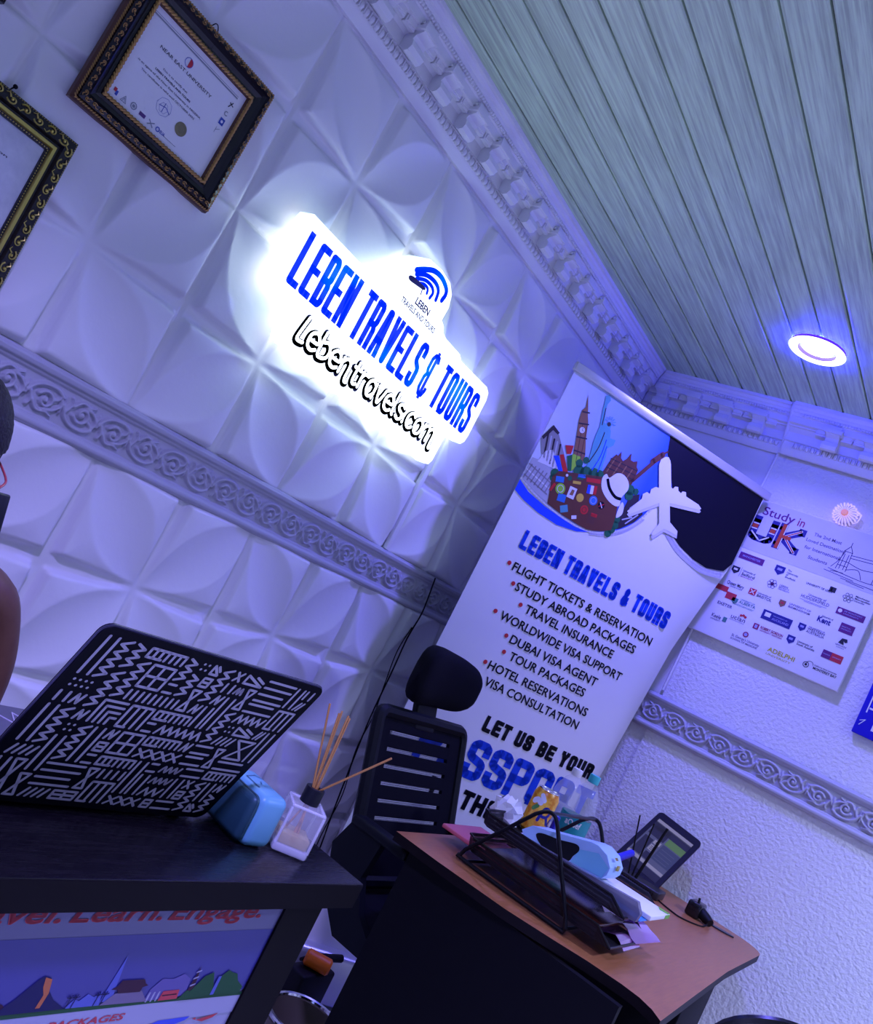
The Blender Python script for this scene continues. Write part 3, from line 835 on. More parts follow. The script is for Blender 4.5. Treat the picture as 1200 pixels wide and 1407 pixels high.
m = MB(); Y = -.0022                                         # landmarks and luggage collage
L1, L2, L3, L4 = Y, Y - .0003, Y - .0006, Y - .0009
m.flat([(.002, 1.655), (.004, 1.718), (.03, 1.722), (.081, 1.715), (.105, 1.66), (.105, 1.629), (.052, 1.640)], L1, PALE)
for i in range(7):
    a = .006 + i * .013
    m.stroke([(a, 1.652 + (6 - i) * .001), (a + .006, 1.700)], .004, L2, COLG)
for i in range(3): m.stroke([(.004, 1.666 + i * .016), (.092, 1.650 + i * .016)], .004, L2, HAT if i == 1 else COLG)
m.flat([(.0, 1.774), (.019, 1.822), (.042, 1.812), (.085, 1.772), (.118, 1.739), (.102, 1.722), (.05, 1.728), (.022, 1.740)], L1, COLG)
m.flat([(.0, 1.780), (.017, 1.825), (.044, 1.815), (.040, 1.808), (.022, 1.812), (.008, 1.776)], L2, SHAD)
for i in range(5):
    a, b = .014 + i * .012, 1.800 - i * .002
    m.stroke([(a, b - .004), (a + .020, b - .066 - i * .001)], .0055, L2, PALE if i % 2 else SHAD)
m.flat([(.022, 1.715), (.030, 1.752), (.048, 1.765), (.098, 1.724)], L2, HAT)
for p, c in (([(.058, 1.752), (.072, 1.760), (.106, 1.727), (.094, 1.722)], ROY), ([(.074, 1.764), (.084, 1.770), (.121, 1.733), (.106, 1.727)], PRED), ([(.096, 1.772), (.108, 1.782), (.128, 1.742), (.118, 1.737)], LEAF),
             ([(.108, 1.785), (.136, 1.790), (.138, 1.772), (.128, 1.738)], LIME), ([(.076, 1.795), (.100, 1.806), (.104, 1.782), (.092, 1.776)], PRED)):
    m.flat(p, L3, c)
m.flat([(.113, 1.745), (.111, 1.785), (.100, 1.818), (.079, 1.875), (.074, 1.903), (.080, 1.916), (.069, 1.951), (.090, 1.914), (.094, 1.905), (.108, 1.884), (.126, 1.838), (.146, 1.80), (.150, 1.75)], L2, STONE)
for a, b, c, d in ((.078, 1.901, .098, 1.908), (.084, 1.868, .112, 1.879), (.096, 1.832, .126, 1.842), (.108, 1.796, .142, 1.803)):
    m.stroke([(a, b), (c, d)], .004, L3, SHAD)
m.stroke([(.095, 1.870), (.128, 1.770)], .002, L3, BRI); m.stroke([(.110, 1.872), (.138, 1.780)], .002, L3, BRI)
m.disc(.1015, 1.856, .0085, L4, HAT); m.stroke([(.1015, 1.856), (.1015, 1.862)], .0014, L4 - .0002, SHAD); m.stroke([(.1015, 1.856), (.106, 1.855)], .0014, L4 - .0002, SHAD)
m.flat([(.160, 1.745), (.164, 1.785), (.158, 1.811), (.150, 1.845), (.147, 1.866), (.146, 1.893), (.130, 1.940), (.127, 1.955), (.120, 1.976), (.131, 1.984), (.141, 1.972), (.137, 1.957), (.142, 1.938), (.154, 1.909), (.160, 1.908), (.163, 1.918), (.171, 1.921), (.178, 1.915), (.178, 1.903), (.184, 1.898), (.192, 1.880), (.211, 1.884), (.212, 1.868), (.198, 1.850), (.206, 1.830), (.210, 1.800), (.222, 1.778), (.200, 1.755)], L3, STAT)
for i in range(7):
    q = math.radians(10 + i * 27); m.stroke([(.170 + .010 * math.cos(q), 1.916 + .010 * math.sin(q)), (.170 + .019 * math.cos(q), 1.916 + .019 * math.sin(q))], .0022, L3, STAT)
m.disc(.169, 1.912, .006, L4, SHAD)
for p in ([(.165, 1.79), (.172, 1.84), (.168, 1.885)], [(.185, 1.775), (.190, 1.82), (.184, 1.870)], [(.204, 1.78), (.200, 1.815), (.194, 1.855)], [(.138, 1.945), (.150, 1.90)]):
    m.stroke(sp2(p, 4), .0028, L4, ROY if p[0][0] > .18 else SHAD)
for a, b, r in ((.150, 1.752, .018), (.172, 1.758, .020), (.196, 1.768, .018), (.214, 1.775, .014), (.140, 1.772, .012), (.086, 1.712, .014), (.088, 1.700, .012), (.155, 1.79, .010)):
    m.disc(a, b, r, L3 - .0001, LEAF, 9)
m.flat([(.218, 1.780), (.226, 1.835), (.234, 1.852), (.240, 1.850), (.245, 1.866), (.252, 1.850), (.262, 1.845), (.271, 1.858), (.276, 1.878), (.284, 1.860), (.294, 1.860), (.305, 1.868), (.312, 1.852), (.320, 1.847), (.322, 1.800), (.30, 1.79)], L2, BRI)
for i in range(4): m.stroke([(.230 + i * .022, 1.795), (.236 + i * .022, 1.838)], .004, L3, STONE)
for i in range(3): m.stroke([(.224, 1.805 + i * .014), (.318, 1.815 + i * .014)], .003, L3, SHAD)
m.stroke([(.318, 1.812), (.362, 1.905)], .012, L2, BRI); m.stroke([(.352, 1.892), (.372, 1.925)], .018, L2 - .0001, BRI); m.stroke([(.366, 1.918), (.382, 1.940)], .006, L2, BRI)
for a, b, r in ((.325, 1.785, .016), (.330, 1.770, .014), (.345, 1.79, .010), (.327, 1.66, .013), (.330, 1.675, .013), (.328, 1.692, .012), (.322, 1.645, .012)):
    m.disc(a, b, r, L3, LEAF, 9)
m.flat([(.330, 1.66), (.335, 1.77), (.36, 1.79), (.372, 1.76), (.40, 1.745), (.385, 1.712), (.352, 1.675)], L2, SHAD)
for p in ([(.345, 1.70), (.37, 1.72)], [(.352, 1.74), (.372, 1.775)], [(.36, 1.695), (.385, 1.735)]): m.stroke(p, .004, L3, PALE)
m.flat([(.083, 1.700), (.094, 1.724), (.104, 1.728), (.227, 1.775), (.236, 1.770), (.310, 1.729), (.322, 1.690), (.327, 1.657), (.30, 1.6400), (.272, 1.628), (.253, 1.6225), (.218, 1.6215), (.164, 1.6225), (.107, 1.6285)], L4, CASE)
m.stroke([(.088, 1.704), (.098, 1.722), (.226, 1.770), (.236, 1.766)], .003, L4 - .0003, BRI)
S1, S2 = L4 - .0003, L4 - .0006
def stick(x, z, w, h, a, c):
    ca, sa = math.cos(a), math.sin(a)
    m.flat([(x + u * ca - v * sa, z + u * sa + v * ca) for u, v in ((-w, -h), (w, -h), (w, h), (-w, h))], S1, c)
for x, z, w, h, a, c in ((.108, 1.705, .013, .008, .35, STB), (.098, 1.676, .004, .012, -.2, PRED), (.160, 1.722, .013, .004, .35, YEL), (.205, 1.752, .023, .006, .35, PRED), (.165, 1.745, .012, .005, .4, STB),
                         (.163, 1.737, .010, .003, .3, LEAF), (.160, 1.690, .012, .016, .1, HAT), (.138, 1.663, .013, .011, .2, STB), (.160, 1.640, .012, .010, .6, STAT), (.203, 1.724, .005, .012, .3, ROY),
                         (.213, 1.727, .005, .012, .3, HAT), (.223, 1.731, .005, .012, .3, PRED), (.252, 1.655, .012, .014, .2, BRI), (.255, 1.668, .010, .005, .2, PRED), (.200, 1.634, .008, .005, .5, HAT)):
    stick(x, z, w, h, a, c)
for x, z, r, c in ((.122, 1.683, .0155, LIME), (.232, 1.703, .0135, STB), (.190, 1.690, .012, YEL), (.219, 1.667, .013, PRED), (.262, 1.703, .011, NIGHT), (.122, 1.725, .004, HAT), (.134, 1.722, .007, LEAF)):
    m.disc(x, z, r, S1, c, 20)
m.ring(.122, 1.683, .009, .0105, S2, HAT, 18); m.ring(.232, 1.703, .008, .0095, S2, PALE, 18); m.ring(.219, 1.667, .006, .008, S2, CASE, 18)
m.flat([(.155, 1.682), (.166, 1.684), (.165, 1.700), (.156, 1.699)], S2, STONE)
m.stroke([(.256, 1.697), (.268, 1.709)], .003, S2, PRED); m.stroke([(.256, 1.708), (.267, 1.698)], .003, S2, HAT)
hat = sp2([(.226, 1.770), (.232, 1.788), (.246, 1.783), (.262, 1.806), (.285, 1.812), (.308, 1.802), (.318, 1.782), (.310, 1.752), (.316, 1.730), (.300, 1.722), (.270, 1.727), (.240, 1.744)], 4, True)
m.flat(hat, S2, HAT)
m.stroke(sp2([(.242, 1.778), (.262, 1.757), (.290, 1.745), (.310, 1.748)], 5), .009, S2 - .0003, NIGHT, rnd=False)
m.flat(sp2([(.318, 1.742), (.330, 1.735), (.336, 1.712), (.324, 1.695), (.318, 1.712)], 4, True), S1, HAT)
m.build('printed_collage', PM, bn)
plane = [(.382, 1.924), (.392, 1.928), (.402, 1.922), (.409, 1.914), (.445, 1.857), (.452, 1.856), (.456, 1.865), (.466, 1.869), (.472, 1.860), (.484, 1.858), (.486, 1.865), (.498, 1.869), (.505, 1.858), (.557, 1.858), (.572, 1.852), (.568, 1.845), (.464, 1.815),
         (.494, 1.767), (.531, 1.756), (.536, 1.744), (.485, 1.741), (.461, 1.705), (.452, 1.710), (.462, 1.747), (.431, 1.798), (.357, 1.724), (.346, 1.728), (.372, 1.782), (.368, 1.795), (.378, 1.807), (.389, 1.806), (.386, 1.820), (.396, 1.833), (.408, 1.836), (.374, 1.893), (.372, 1.910)]
m = MB(); m.flat([(a + .004, b - .008) for a, b in plane], -.0040, 1)
m.flat(plane, -.0046, 0)
m.build('printed_aeroplane', [mat('print_lilac_white', (.70, .70, .74), .38), PM[SHG]], bn)

INKS = [mat('ink_banner_blue', (.005, .06, .62), .4, spec=.25), mat('ink_banner_black', (.004, .004, .012), .45, spec=.2)]
m = MB(); Y = -.0014
m.block('LEBEN TRAVELS & TOURS', .087, 1.4835, .556, .0545, .0118, Y, 0, gap=.0036, space=.45)
m.build('heading_lettering', INKS, bn)
LN = [('FLIGHT TICKETS & RESERVATION', .100, .521, 1.4215, .084), ('STUDY ABROAD PACKAGES', .135, .446, 1.377, .123), ('TRAVEL INSURANCE', .193, .326, 1.335, .173), ('WORLDWIDE VISA SUPPORT', .132, .447, 1.288, .112),
      ('DUBAI VISA AGENT', .193, .318, 1.242, .176), ('TOUR PACKAGES', .215, .274, 1.1995, .192), ('HOTEL RESERVATIONS', .168, .358, 1.1525, .154), ('VISA CONSULTATION', .180, .337, 1.1085, .157)]
BUL = mat('ink_bullet_red', (.55, .01, .03), .4)
for s_, x, w, z, b in LN:
    m = MB(); m.text(s_, x, z, w, .0235, Y, 1, .016); m.build('service_line', INKS, bn)
    bu = MB(); bu.disc(b + .001, z + .0135, .0062, Y, 0); bu.build('bullet', BUL, bn)
m = MB(); m.block('LET US BE YOUR', .237, .9935, .396, .0455, .0118, Y, 1, gap=.004, space=.5); m.build('slogan_line', INKS, bn)
m = MB(); m.block('PASSPORT', .080, .858, .595, .112, .0240, Y, 0, gap=.006); m.build('slogan_line', INKS, bn)
m = MB(); m.block('TO THE WORLD', .165, .7775, .50, .054, .0138, Y, 1, gap=.005, space=.5)
m.build('slogan_line', INKS, bn)
BK_ = 1.17                                                  # the banner stands close into the corner
bn.location = (2.0116 * BK_, 1.2611 * BK_, 0)
for o in bn.children: o.data.transform(Matrix.Translation((0, 0, EYE * (1 - BK_))) @ Matrix.Scale(BK_, 4))

# ------------------------------------------------------------------ study poster on the right wall
PX, PY, PZ = XW - .026, .82, 1.585
ps = thing('university_poster', 'white canvas poster reading Study in UK with rows of university logos, beside the banner', 'poster', (PX, PY, PZ), -math.pi / 2)
m = MB(); m.rbox(PY - 1.135, PY - .523, 0, .022, 0, .540, .003); m.build('canvas', mat('poster_canvas', (.80, .80, .82), .4), ps)
PI_ = [ink('logo_navy', (.03, .03, .20)), ink('logo_plum', (.14, .03, .16)), ink('logo_red', (.50, .04, .06)), ink('logo_green', (.08, .22, .20)), ink('logo_gold', (.50, .46, .05)),
       ink('logo_black', (.03, .03, .05)), ink('logo_white', (.8, .8, .8)), ink('banner_lilac', (.60, .60, .66)), ink('sketch_ink', (.10, .08, .18)), ink('logo_maroon', (.30, .03, .10)), ink('logo_brown', (.25, .12, .08)), ink('flag_red', (.50, .07, .03)), ink('shade_lilac', (.35, .36, .58))]
NV, PL, RD, GN, GD, BK, WH, LI, SK, MR, BR, FR, SL = range(13)
def X(y): return PY - y
def Z(z): return z - PZ
m = MB(); Y = -.0008; Y2 = -.0012
m.rect(X(1.132), X(.526), Z(1.930), Z(2.122), Y, LI)
Y = -.0012; Y2 = -.0016
m.text('Study', X(.992), Z(2.071), .116, .030, Y, PL, .012); m.text('in', X(.864), Z(2.071), .024, .030, Y, MR, .012)
UKm = MB()
m.block('U', X(1.008), Z(1.968), .090, .094, .026, Y, NV); m.block('K', X(.914), Z(1.966), .092, .098, .026, Y, NV)
m.rect(X(1.006), X(.985), Z(2.015), Z(2.029), Y2, FR); m.rect(X(.940), X(.921), Z(2.015), Z(2.029), Y2, FR)
for a in ((1.006, .984), (.941, .920)):
    m.rect(X(a[0]), X(a[1]), Z(2.030), Z(2.034), Y2, WH); m.rect(X(a[0]), X(a[1]), Z(2.010), Z(2.014), Y2, WH)
m.stroke([(X(1.000), Z(2.000)), (X(.965), Z(1.976))], .005, Y2, WH); m.stroke([(X(.960), Z(1.974)), (X(.935), Z(1.995))], .005, Y2, WH)
m.rect(X(.905), X(.893), Z(1.968), Z(2.062), Y2, FR); m.rect(X(.892), X(.889), Z(1.968), Z(2.062), Y2, WH)
m.stroke([(X(.885), Z(2.018)), (X(.838), Z(2.054))], .008, Y2, WH); m.stroke([(X(.885), Z(2.018)), (X(.838), Z(2.054))], .004, Y2 - .0003, FR)
m.stroke([(X(.878), Z(2.010)), (X(.835), Z(1.972))], .008, Y2, WH); m.stroke([(X(.878), Z(2.010)), (X(.835), Z(1.972))], .004, Y2 - .0003, FR)
m.rect(X(.905), X(.862), Z(2.010), Z(2.022), Y2 - .0004, FR)
for s_, a, b, z in (('The 2nd Most', .797, .702, 2.056), ('Loved Destination', .814, .686, 2.030), ('for International', .809, .690, 2.003), ('Students', .784, .718, 1.972)):
    m.text(s_, X(a), Z(z), a - b, .0115, Y, SK, .012)
B = [[(.704, 1.973), (.690, 2.001), (.680, 2.040)], [(.688, 1.972), (.684, 2.04)], [(.655, 1.972), (.658, 2.04)], [(.684, 2.04), (.676, 2.052), (.670, 2.060), (.664, 2.052), (.657, 2.04)], [(.684, 2.04), (.657, 2.04)], [(.688, 2.005), (.656, 2.005)],
     [(.686, 1.988), (.656, 1.988)], [(.670, 2.060), (.670, 2.075)], [(.656, 2.032), (.56, 2.040)], [(.656, 2.022), (.56, 2.030)], [(.654, 2.004), (.61, 1.996), (.56, 2.004)], [(.71, 1.966), (.60, 1.958), (.54, 1.962)],
     [(.72, 1.956), (.62, 1.950)], [(.66, 1.946), (.55, 1.944)], [(.565, 1.962), (.562, 2.05)], [(.54, 1.962), (.54, 2.05)], [(.565, 2.05), (.552, 2.072), (.538, 2.05)], [(.656, 1.978), (.62, 1.99), (.60, 1.962)], [(.678, 1.975), (.678, 2.03)], [(.665, 1.975), (.665, 2.03)], [(.70, 1.960), (.66, 1.964)], [(.64, 1.942), (.58, 1.938)]]
for p in B: m.stroke([(X(a), Z(b)) for a, b in sp2(p, 4)], .0022, Y, SK)
m.build('printed_header', PI_, ps)
m = MB()
def word(s_, y0, y1, z, h, c=BK, bold=.012): m.text(s_, X(y0), Z(z), y0 - y1, h, Y, c, bold)
def bar(y0, y1, z0, z1, c): m.rect(X(y0), X(y1), Z(z0), Z(z1), Y, c)
def shield(y, z, w, h, c, inner=None):
    m.flat([(X(y) - w, Z(z) + h), (X(y) + w, Z(z) + h), (X(y) + w, Z(z) - h * .2), (X(y), Z(z) - h), (X(y) - w, Z(z) - h * .2)], Y, c)
    if inner is not None: m.rect(X(y) - w * .5, X(y) + w * .5, Z(z), Z(z) + h * .5, Y2, inner)
bar(1.002, .912, 1.890, 1.914, PL); m.text('MANCHESTER', X(.990), Z(1.899), .066, .007, Y2, SL, .01)
shield(.992, 1.843, .014, .014, BK, WH); m.rect(X(.973), X(.972), Z(1.825), Z(1.860), Y, SK); word('University of', .966, .920, 1.848, .007); word('Salford', .966, .918, 1.834, .010); word('MANCHESTER', .966, .920, 1.827, .004, MR)
word('Queen Mary', 1.000, .937, 1.787, .012); word('University of London', .985, .940, 1.780, .005)
shield(.852, 1.897, .017, .017, NV, SL); word('The', .826, .812, 1.906, .006); word('University', .826, .786, 1.897, .006); word('of', .826, .818, 1.889, .006); word('Sheffield.', .826, .788, 1.880, .006)
for i in range(6):
    q = math.radians(60 * i); m.ring(X(.855) + .010 * math.cos(q), Z(1.843) + .010 * math.sin(q), .006, .0075, Y, SK, 10)
m.disc(X(.855), Z(1.843), .006, Y, PL); word('LEEDS', .830, .800, 1.846, .006, SK); word('BECKETT', .830, .794, 1.839, .005, SK); word('UNIVERSITY', .830, .790, 1.833, .004, SK)
word('UNIVERSITY OF LEEDS', .753, .664, 1.886, .007); bar(.677, .656, 1.890, 1.908, BK); bar(.672, .668, 1.892, 1.904, WH)
for a, b in ((.618, 1.901), (.606, 1.901), (.624, 1.891), (.612, 1.891), (.600, 1.891), (.618, 1.881), (.606, 1.881)): m.ring(X(a), Z(b), .0045, .006, Y, BK, 6)
word('Manchester', .592, .546, 1.902, .006); word('Metropolitan', .592, .542, 1.894, .006); word('University', .592, .558, 1.887, .005)
bar(.917, .892, 1.780, 1.803, RD); m.stroke([(X(.912), Z(1.784)), (X(.897), Z(1.799))], .003, Y2, WH); m.stroke([(X(.912), Z(1.799)), (X(.897), Z(1.784))], .003, Y2, WH); word('University of', .886, .838, 1.793, .006); word('BRISTOL', .886, .832, 1.781, .009)
word('University of', .730, .670, 1.851, .007, SK); word('HUDDERSFIELD', .751, .656, 1.837, .011, SK, .004); m.rect(X(.751), X(.66), Z(1.8305), Z(1.8315), Y, SK); word('Inspiring global professionals', .735, .676, 1.826, .003, SK)
shield(.948, 1.737, .011, .011, GN); word('UNIVERSITY OF', .930, .878, 1.748, .005, GN); word('ALBERTA', .932, .872, 1.736, .010, GN); m.rect(X(.952), X(.872), Z(1.7295), Z(1.7305), Y, GN); word('EDMONTON ALBERTA CANADA', .95, .876, 1.725, .003, GN)
shield(.797, 1.790, .011, .013, BR, RD); word('UNIVERSITY OF', .774, .700, 1.797, .007, SK, .004); word('BIRMINGHAM', .774, .700, 1.787, .007, SK, .004)
word('University of', .662, .625, 1.799, .006); word('Kent', .672, .628, 1.780, .018, NV, .03)
bar(.629, .538, 1.828, 1.852, PL); m.disc(X(.618), Z(1.841), .007, Y2, WH, 8); m.text('DE MONTFORT', X(.605), Z(1.842), .058, .005, Y2, SL, .01); m.text('UNIVERSITY', X(.605), Z(1.834), .050, .004, Y2, SL, .01)
bar(.985, .948, 1.735, 1.760, RD); word('EXETER', 1.000, .945, 1.706, .010, SK); bar(1.03, .985, 1.755, 1.775, RD)
word('uclan', .936, .884, 1.676, .016, SK, .004); m.rect(X(.938), X(.884), Z(1.671), Z(1.672), Y, SK)
for a, b in ((.905, 1.697), (.897, 1.700), (.889, 1.697)): m.disc(X(a), Z(b), .005, Y, RD, 6)
bar(.843, .740, 1.716, 1.750, NV); shield_y = .826; m.rect(X(.834), X(.814), Z(1.728), Z(1.743), Y2, WH); m.text('THE UNIVERSITY OF', X(.806), Z(1.737), .050, .004, Y2, SL, .01); m.text('AUCKLAND', X(.806), Z(1.724), .058, .008, Y2, SL, .01)
bar(.853, .834, 1.672, 1.692, MR); m.rect(X(.848), X(.839), Z(1.676), Z(1.688), Y2, SL); word('ROBERT GORDON', .828, .749, 1.681, .009, MR, .03); word('UNIVERSITY ABERDEEN', .828, .749, 1.673, .005, MR)
shield(.706, 1.739, .012, .014, NV, SL); word('THE UNIVERSITY OF', .686, .632, 1.749, .004, SK); word('WESTERN', .688, .630, 1.740, .008, SK); word('AUSTRALIA', .688, .628, 1.730, .008, SK)
bar(.598, .553, 1.774, 1.806, PL); m.text('BRISTOL', X(.593), Z(1.792), .030, .004, Y2, SL, .01); m.text('UNIVERSITY', X(.593), Z(1.784), .034, .004, Y2, SL, .01)
m.flat([(X(.583), Z(1.738)), (X(.576), Z(1.756)), (X(.560), Z(1.758)), (X(.556), Z(1.748)), (X(.563), Z(1.744)), (X(.568), Z(1.748)), (X(.564), Z(1.736))], Y, BK); word('NEWCASTLE', .588, .553, 1.728, .005, SK); word('AUSTRALIA', .584, .558, 1.722, .003, SK)
m.disc(X(.863), Z(1.641), .010, Y, MR); m.disc(X(.863), Z(1.641), .006, Y2, SL)
word("St. George's University", .906, .806, 1.618, .009, SK, .006); word('SCHOOL OF MEDICINE', .906, .810, 1.608, .006, SK)
word('Keele', 1.000, .965, 1.655, .013, SK); word('UNIVERSITY', 1.000, .962, 1.646, .005, SK); bar(.958, .944, 1.652, 1.670, GN)
word('ADELPHI', .776, .683, 1.619, .015, GD, .02); word('UNIVERSITY', .776, .690, 1.606, .007, GD, .0)
shield(.722, 1.685, .013, .015, NV, SL); word('University of', .699, .648, 1.687, .007); word('South Australia', .699, .638, 1.678, .007)
bar(.614, .585, 1.672, 1.699, PL); bar(.585, .548, 1.672, 1.699, RD); m.text('SWINBURNE', X(.611), Z(1.684), .022, .004, Y2, SL, .01); m.text('UNIVERSITY', X(.580), Z(1.684), .028, .004, Y2, SL, .01)
m.ring(X(.645), Z(1.628), .008, .010, Y, BK, 14); m.disc(X(.645), Z(1.628), .004, Y, BK); m.ring(X(.634), Z(1.633), .010, .0115, Y, BK, 12, 0, 220)
word('California State University', .620, .546, 1.635, .0045); word('MONTEREY BAY', .620, .543, 1.623, .008, BK, .02)
m.build('printed_logos', PI_, ps)

# blue poster at the right edge of the picture
pb = thing('blue_poster', 'deep blue poster with a red panel and white letter at the right edge', 'poster', (XW - .022, .44, 1.488), -math.pi / 2)
m = MB(); m.rbox(0, .42, 0, .018, 0, .60, .003); m.build('panel', mat('poster_blue', (.012, .008, .50), .25), pb)
m = MB()
m.rect(.022, .40, .088, .094, -.0010, 0); m.rect(.016, .020, .075, .58, -.0010, 0)
m.rect(.024, .40, .098, .112, -.0010, 2); m.rect(.026, .40, .114, .58, -.0010, 1)
m.stroke([(.012, .030), (.025, .052), (.010, .044)], .0022, -.0010, 0)
m.rect(.050, .086, .026, .064, -.0012, 0); m.disc(.068, .045, .011, -.0015, 2, 20)
m.build('printed_blocks', [WHITE, mat('poster_red', (.45, .04, .03), .3), mat('poster_cobalt', (.02, .02, .75), .3)], pb)

# small spiral wall lamp above the study poster
lampg = mat('fluted_glass', (.75, .70, .95), .15, emit=(.62, .45, 1.0), strength=.6)
wl = thing('wall_lamp', 'small round fluted glass wall lamp glowing violet just above the study poster', 'wall lamp', (XW - .002, .732, 2.163), -math.pi / 2)
m = MB(); m.lathe([(.001, 0), (.026, 0), (.026, .012), (.020, .018), (.001, .018)], n=24)
m.build('backplate', PLASTER, wl, (0, 0, 0), (math.radians(90), 0, 0))
m = MB()
for i in range(22):
    q = 2 * math.pi * i / 22
    c, s_ = math.cos(q), math.sin(q)
    P = [(r * c, -y, r * s_) for r, y in ((.013, .046), (.022, .047), (.032, .043), (.039, .034), (.041, .024), (.036, .017))]
    m.tube(P, [.0012, .0018, .0024, .0028, .0026, .002], 6)
m.build('fluted_shade', lampg, wl)
m = MB(); m.lathe([(.001, .052), (.009, .052), (.0115, .049), (.012, .040), (.009, .020)], n=20, cap=False)
m.build('centre_cap', mat('lamp_cap', (.35, .12, .10), .3, emit=(.9, .35, .3), strength=.5), wl, (0, 0, 0), (math.radians(90), 0, 0))
m = MB()
for a in range(3):
    m.tube([(.034 + a * .004, -.020 - .006 * a, .020), (.050, -.024, .016 - a * .006), (.046, -.024, -.014), (.036, -.02, -.02)], .0016, 6)
m.build('wire_clip', lampg, wl)
m = MB(); m.tube([(0, -.004, .020), (-.002, -.004, .043)], .002, 6); m.build('cord_stub', RAILP, wl)

# ------------------------------------------------------------------ helpers for furniture
def slab(m, poly, z0, z1, mi=0, side=None):
    k = len(poly)
    tr = tessellate_polygon([[Vector((p[0], p[1], 0)) for p in poly]])
    vs = [(p[0], p[1], z1) for p in poly] + [(p[0], p[1], z0) for p in poly]
    m.add(vs, [tuple(t) for t in tr] + [tuple(i + k for i in reversed(t)) for t in tr], mi)
    m.add(vs, [(i, (i + 1) % k, (i + 1) % k + k, i + k) for i in range(k)], mi if side is None else side)
    return m
def one(name, m, mats, label, cat, root, group=None, **kw):
    """a thing that is a single mesh; its vertices are given in world space and re-based on root"""
    m.v = [(a - root[0], b - root[1], c - root[2]) for a, b, c in m.v]
    return tag(m.build(name, mats, None, root, **kw), label, cat, group)
def part(name, m, mats, par, **kw):
    """a part whose vertices are given in world space"""
    Mi = Matrix.LocRotScale(par.location, par.rotation_euler, None).inverted()
    m.v = [tuple(Mi @ Vector(p)) for p in m.v]
    return m.build(name, mats, par, **kw)

# ------------------------------------------------------------------ dark reception desk on the left
DARKW = streaks(mat('dark_wood', (.02, .015, .02), .22, spec=.32), (.002, .0015, .003), (.005, .004, .006), (2, 30, 30), 6, rough=(.20, .34))
DARKE = mat('dark_wood_edge', (.003, .002, .003), .5, spec=.10)
RX, RY = 1.2432, .70
rd = thing('reception_desk', 'dark wood desk in the left foreground with a travel poster on its front', 'desk', (RX, RY, 0), math.radians(-1.85))
m = MB(); m.rbox(-1.95, 0, 0, .47, .7695, .810, .002, 0, 2); m.build('top', DARKW, rd)
m = MB(); m.box(-1.949, -.001, -.0012, .004, .771, .808); m.build('edge_band', DARKE, rd)
m = MB(); m.box(-1.90, -.135, .024, .040, .06, .764); m.build('front_panel', DARKE, rd)
m = MB(); m.box(-.135, -.050, .016, .050, 0, .764); m.build('corner_post', DARKE, rd)
m = MB(); m.box(-.068, -.050, .050, .44, 0, .764); m.build('side_panel', DARKE, rd)
m = MB(); m.box(-1.95, -1.90, .016, .44, 0, .764); m.build('side_panel', DARKE, rd)
PP = [mat('desk_print_pale', (.30, .30, .42), .4), mat('desk_print_blue', (.035, .035, .19), .4), mat('desk_print_red', (.42, .02, .04), .4), mat('desk_print_navy', (.008, .008, .06), .45, spec=.2), mat('desk_print_lava', (.40, .10, .02), .4),
      mat('desk_print_green', (.012, .07, .025), .45, spec=.2), mat('desk_print_maroon', (.035, .008, .025), .45, spec=.2), mat('desk_print_stone', (.13, .10, .18), .4), mat('desk_print_mauve', (.08, .06, .24), .4), mat('desk_print_sky', (.06, .08, .36), .4), mat('desk_print_band', (.11, .11, .20), .4), mat('desk_print_royal', (.02, .05, .55), .4)]
m = MB(); m.box(-1.45, -.1345, .0205, .024, .20, .764)
m.build('poster_sheet', PP[0], rd)
m = MB(); Y = .0200
m.rect(-1.45, -.1345, .722, .764, Y, 10)
m.rect(-1.45, -.1345, .634, .727, Y - .0003, 1)
Y -= .0008
for s_, a, b in (('Travel.', -.655, -.510), ('Learn.', -.497, -.362), ('Engage.', -.350, -.179)):
    m.text(s_, a, .7455, b - a, .0225, Y, 2, .010, .22); m.text(s_, a + .0012, .7455, b - a, .0225, Y, 2, .010, .22); m.text(s_, a + .0006, .7463, b - a, .0225, Y, 2, .010, .22)
m.flat([(-1.45, .634), (-1.45, .648), (-.60, .643), (-.525, .641), (-.394, .636), (-.310, .635), (-.1345, .631), (-.1345, .626), (-.31, .630), (-.52, .632)], Y, 5)
m.flat([(-.1345, .629), (-.31, .632), (-.52, .632), (-1.45, .634), (-1.45, .60), (-.1345, .60)], Y + .0003, 0)
Y -= .0003
m.disc(-.532, .642, .010, Y, 6)
m.flat([(-.535, .638), (-.515, .655), (-.496, .678), (-.490, .681), (-.481, .679), (-.474, .662), (-.462, .650), (-.440, .637)], Y - .0003, 3)
m.flat([(-.489, .680), (-.479, .677), (-.474, .660), (-.476, .642), (-.482, .642), (-.480, .658), (-.486, .668)], Y - .0006, 4)
m.flat([(-.440, .637), (-.432, .648), (-.424, .645), (-.415, .653), (-.404, .648), (-.396, .655), (-.39, .636)], Y, 9)
m.flat([(-.392, .640), (-.3845, .701), (-.377, .654), (-.372, .640)], Y, 9)
for x in (-.440, -.432, -.400, -.390):
    m.stroke([(x, .637), (x + .001, .650)], .0012, Y - .0006, 3)
    for q in (20, 75, 120, 165): m.stroke([(x + .001, .650), (x + .001 + .005 * math.cos(math.radians(q)), .650 + .004 * math.sin(math.radians(q)))], .0014, Y - .0006, 3)
m.flat([(-.390, .636), (-.374, .650), (-.332, .650), (-.315, .634)], Y - .0003, 7)
m.flat([(-.384, .656), (-.376, .660), (-.373, .667), (-.337, .666), (-.332, .660), (-.326, .657), (-.334, .655), (-.335, .649), (-.370, .650), (-.374, .655)], Y - .0006, 6)
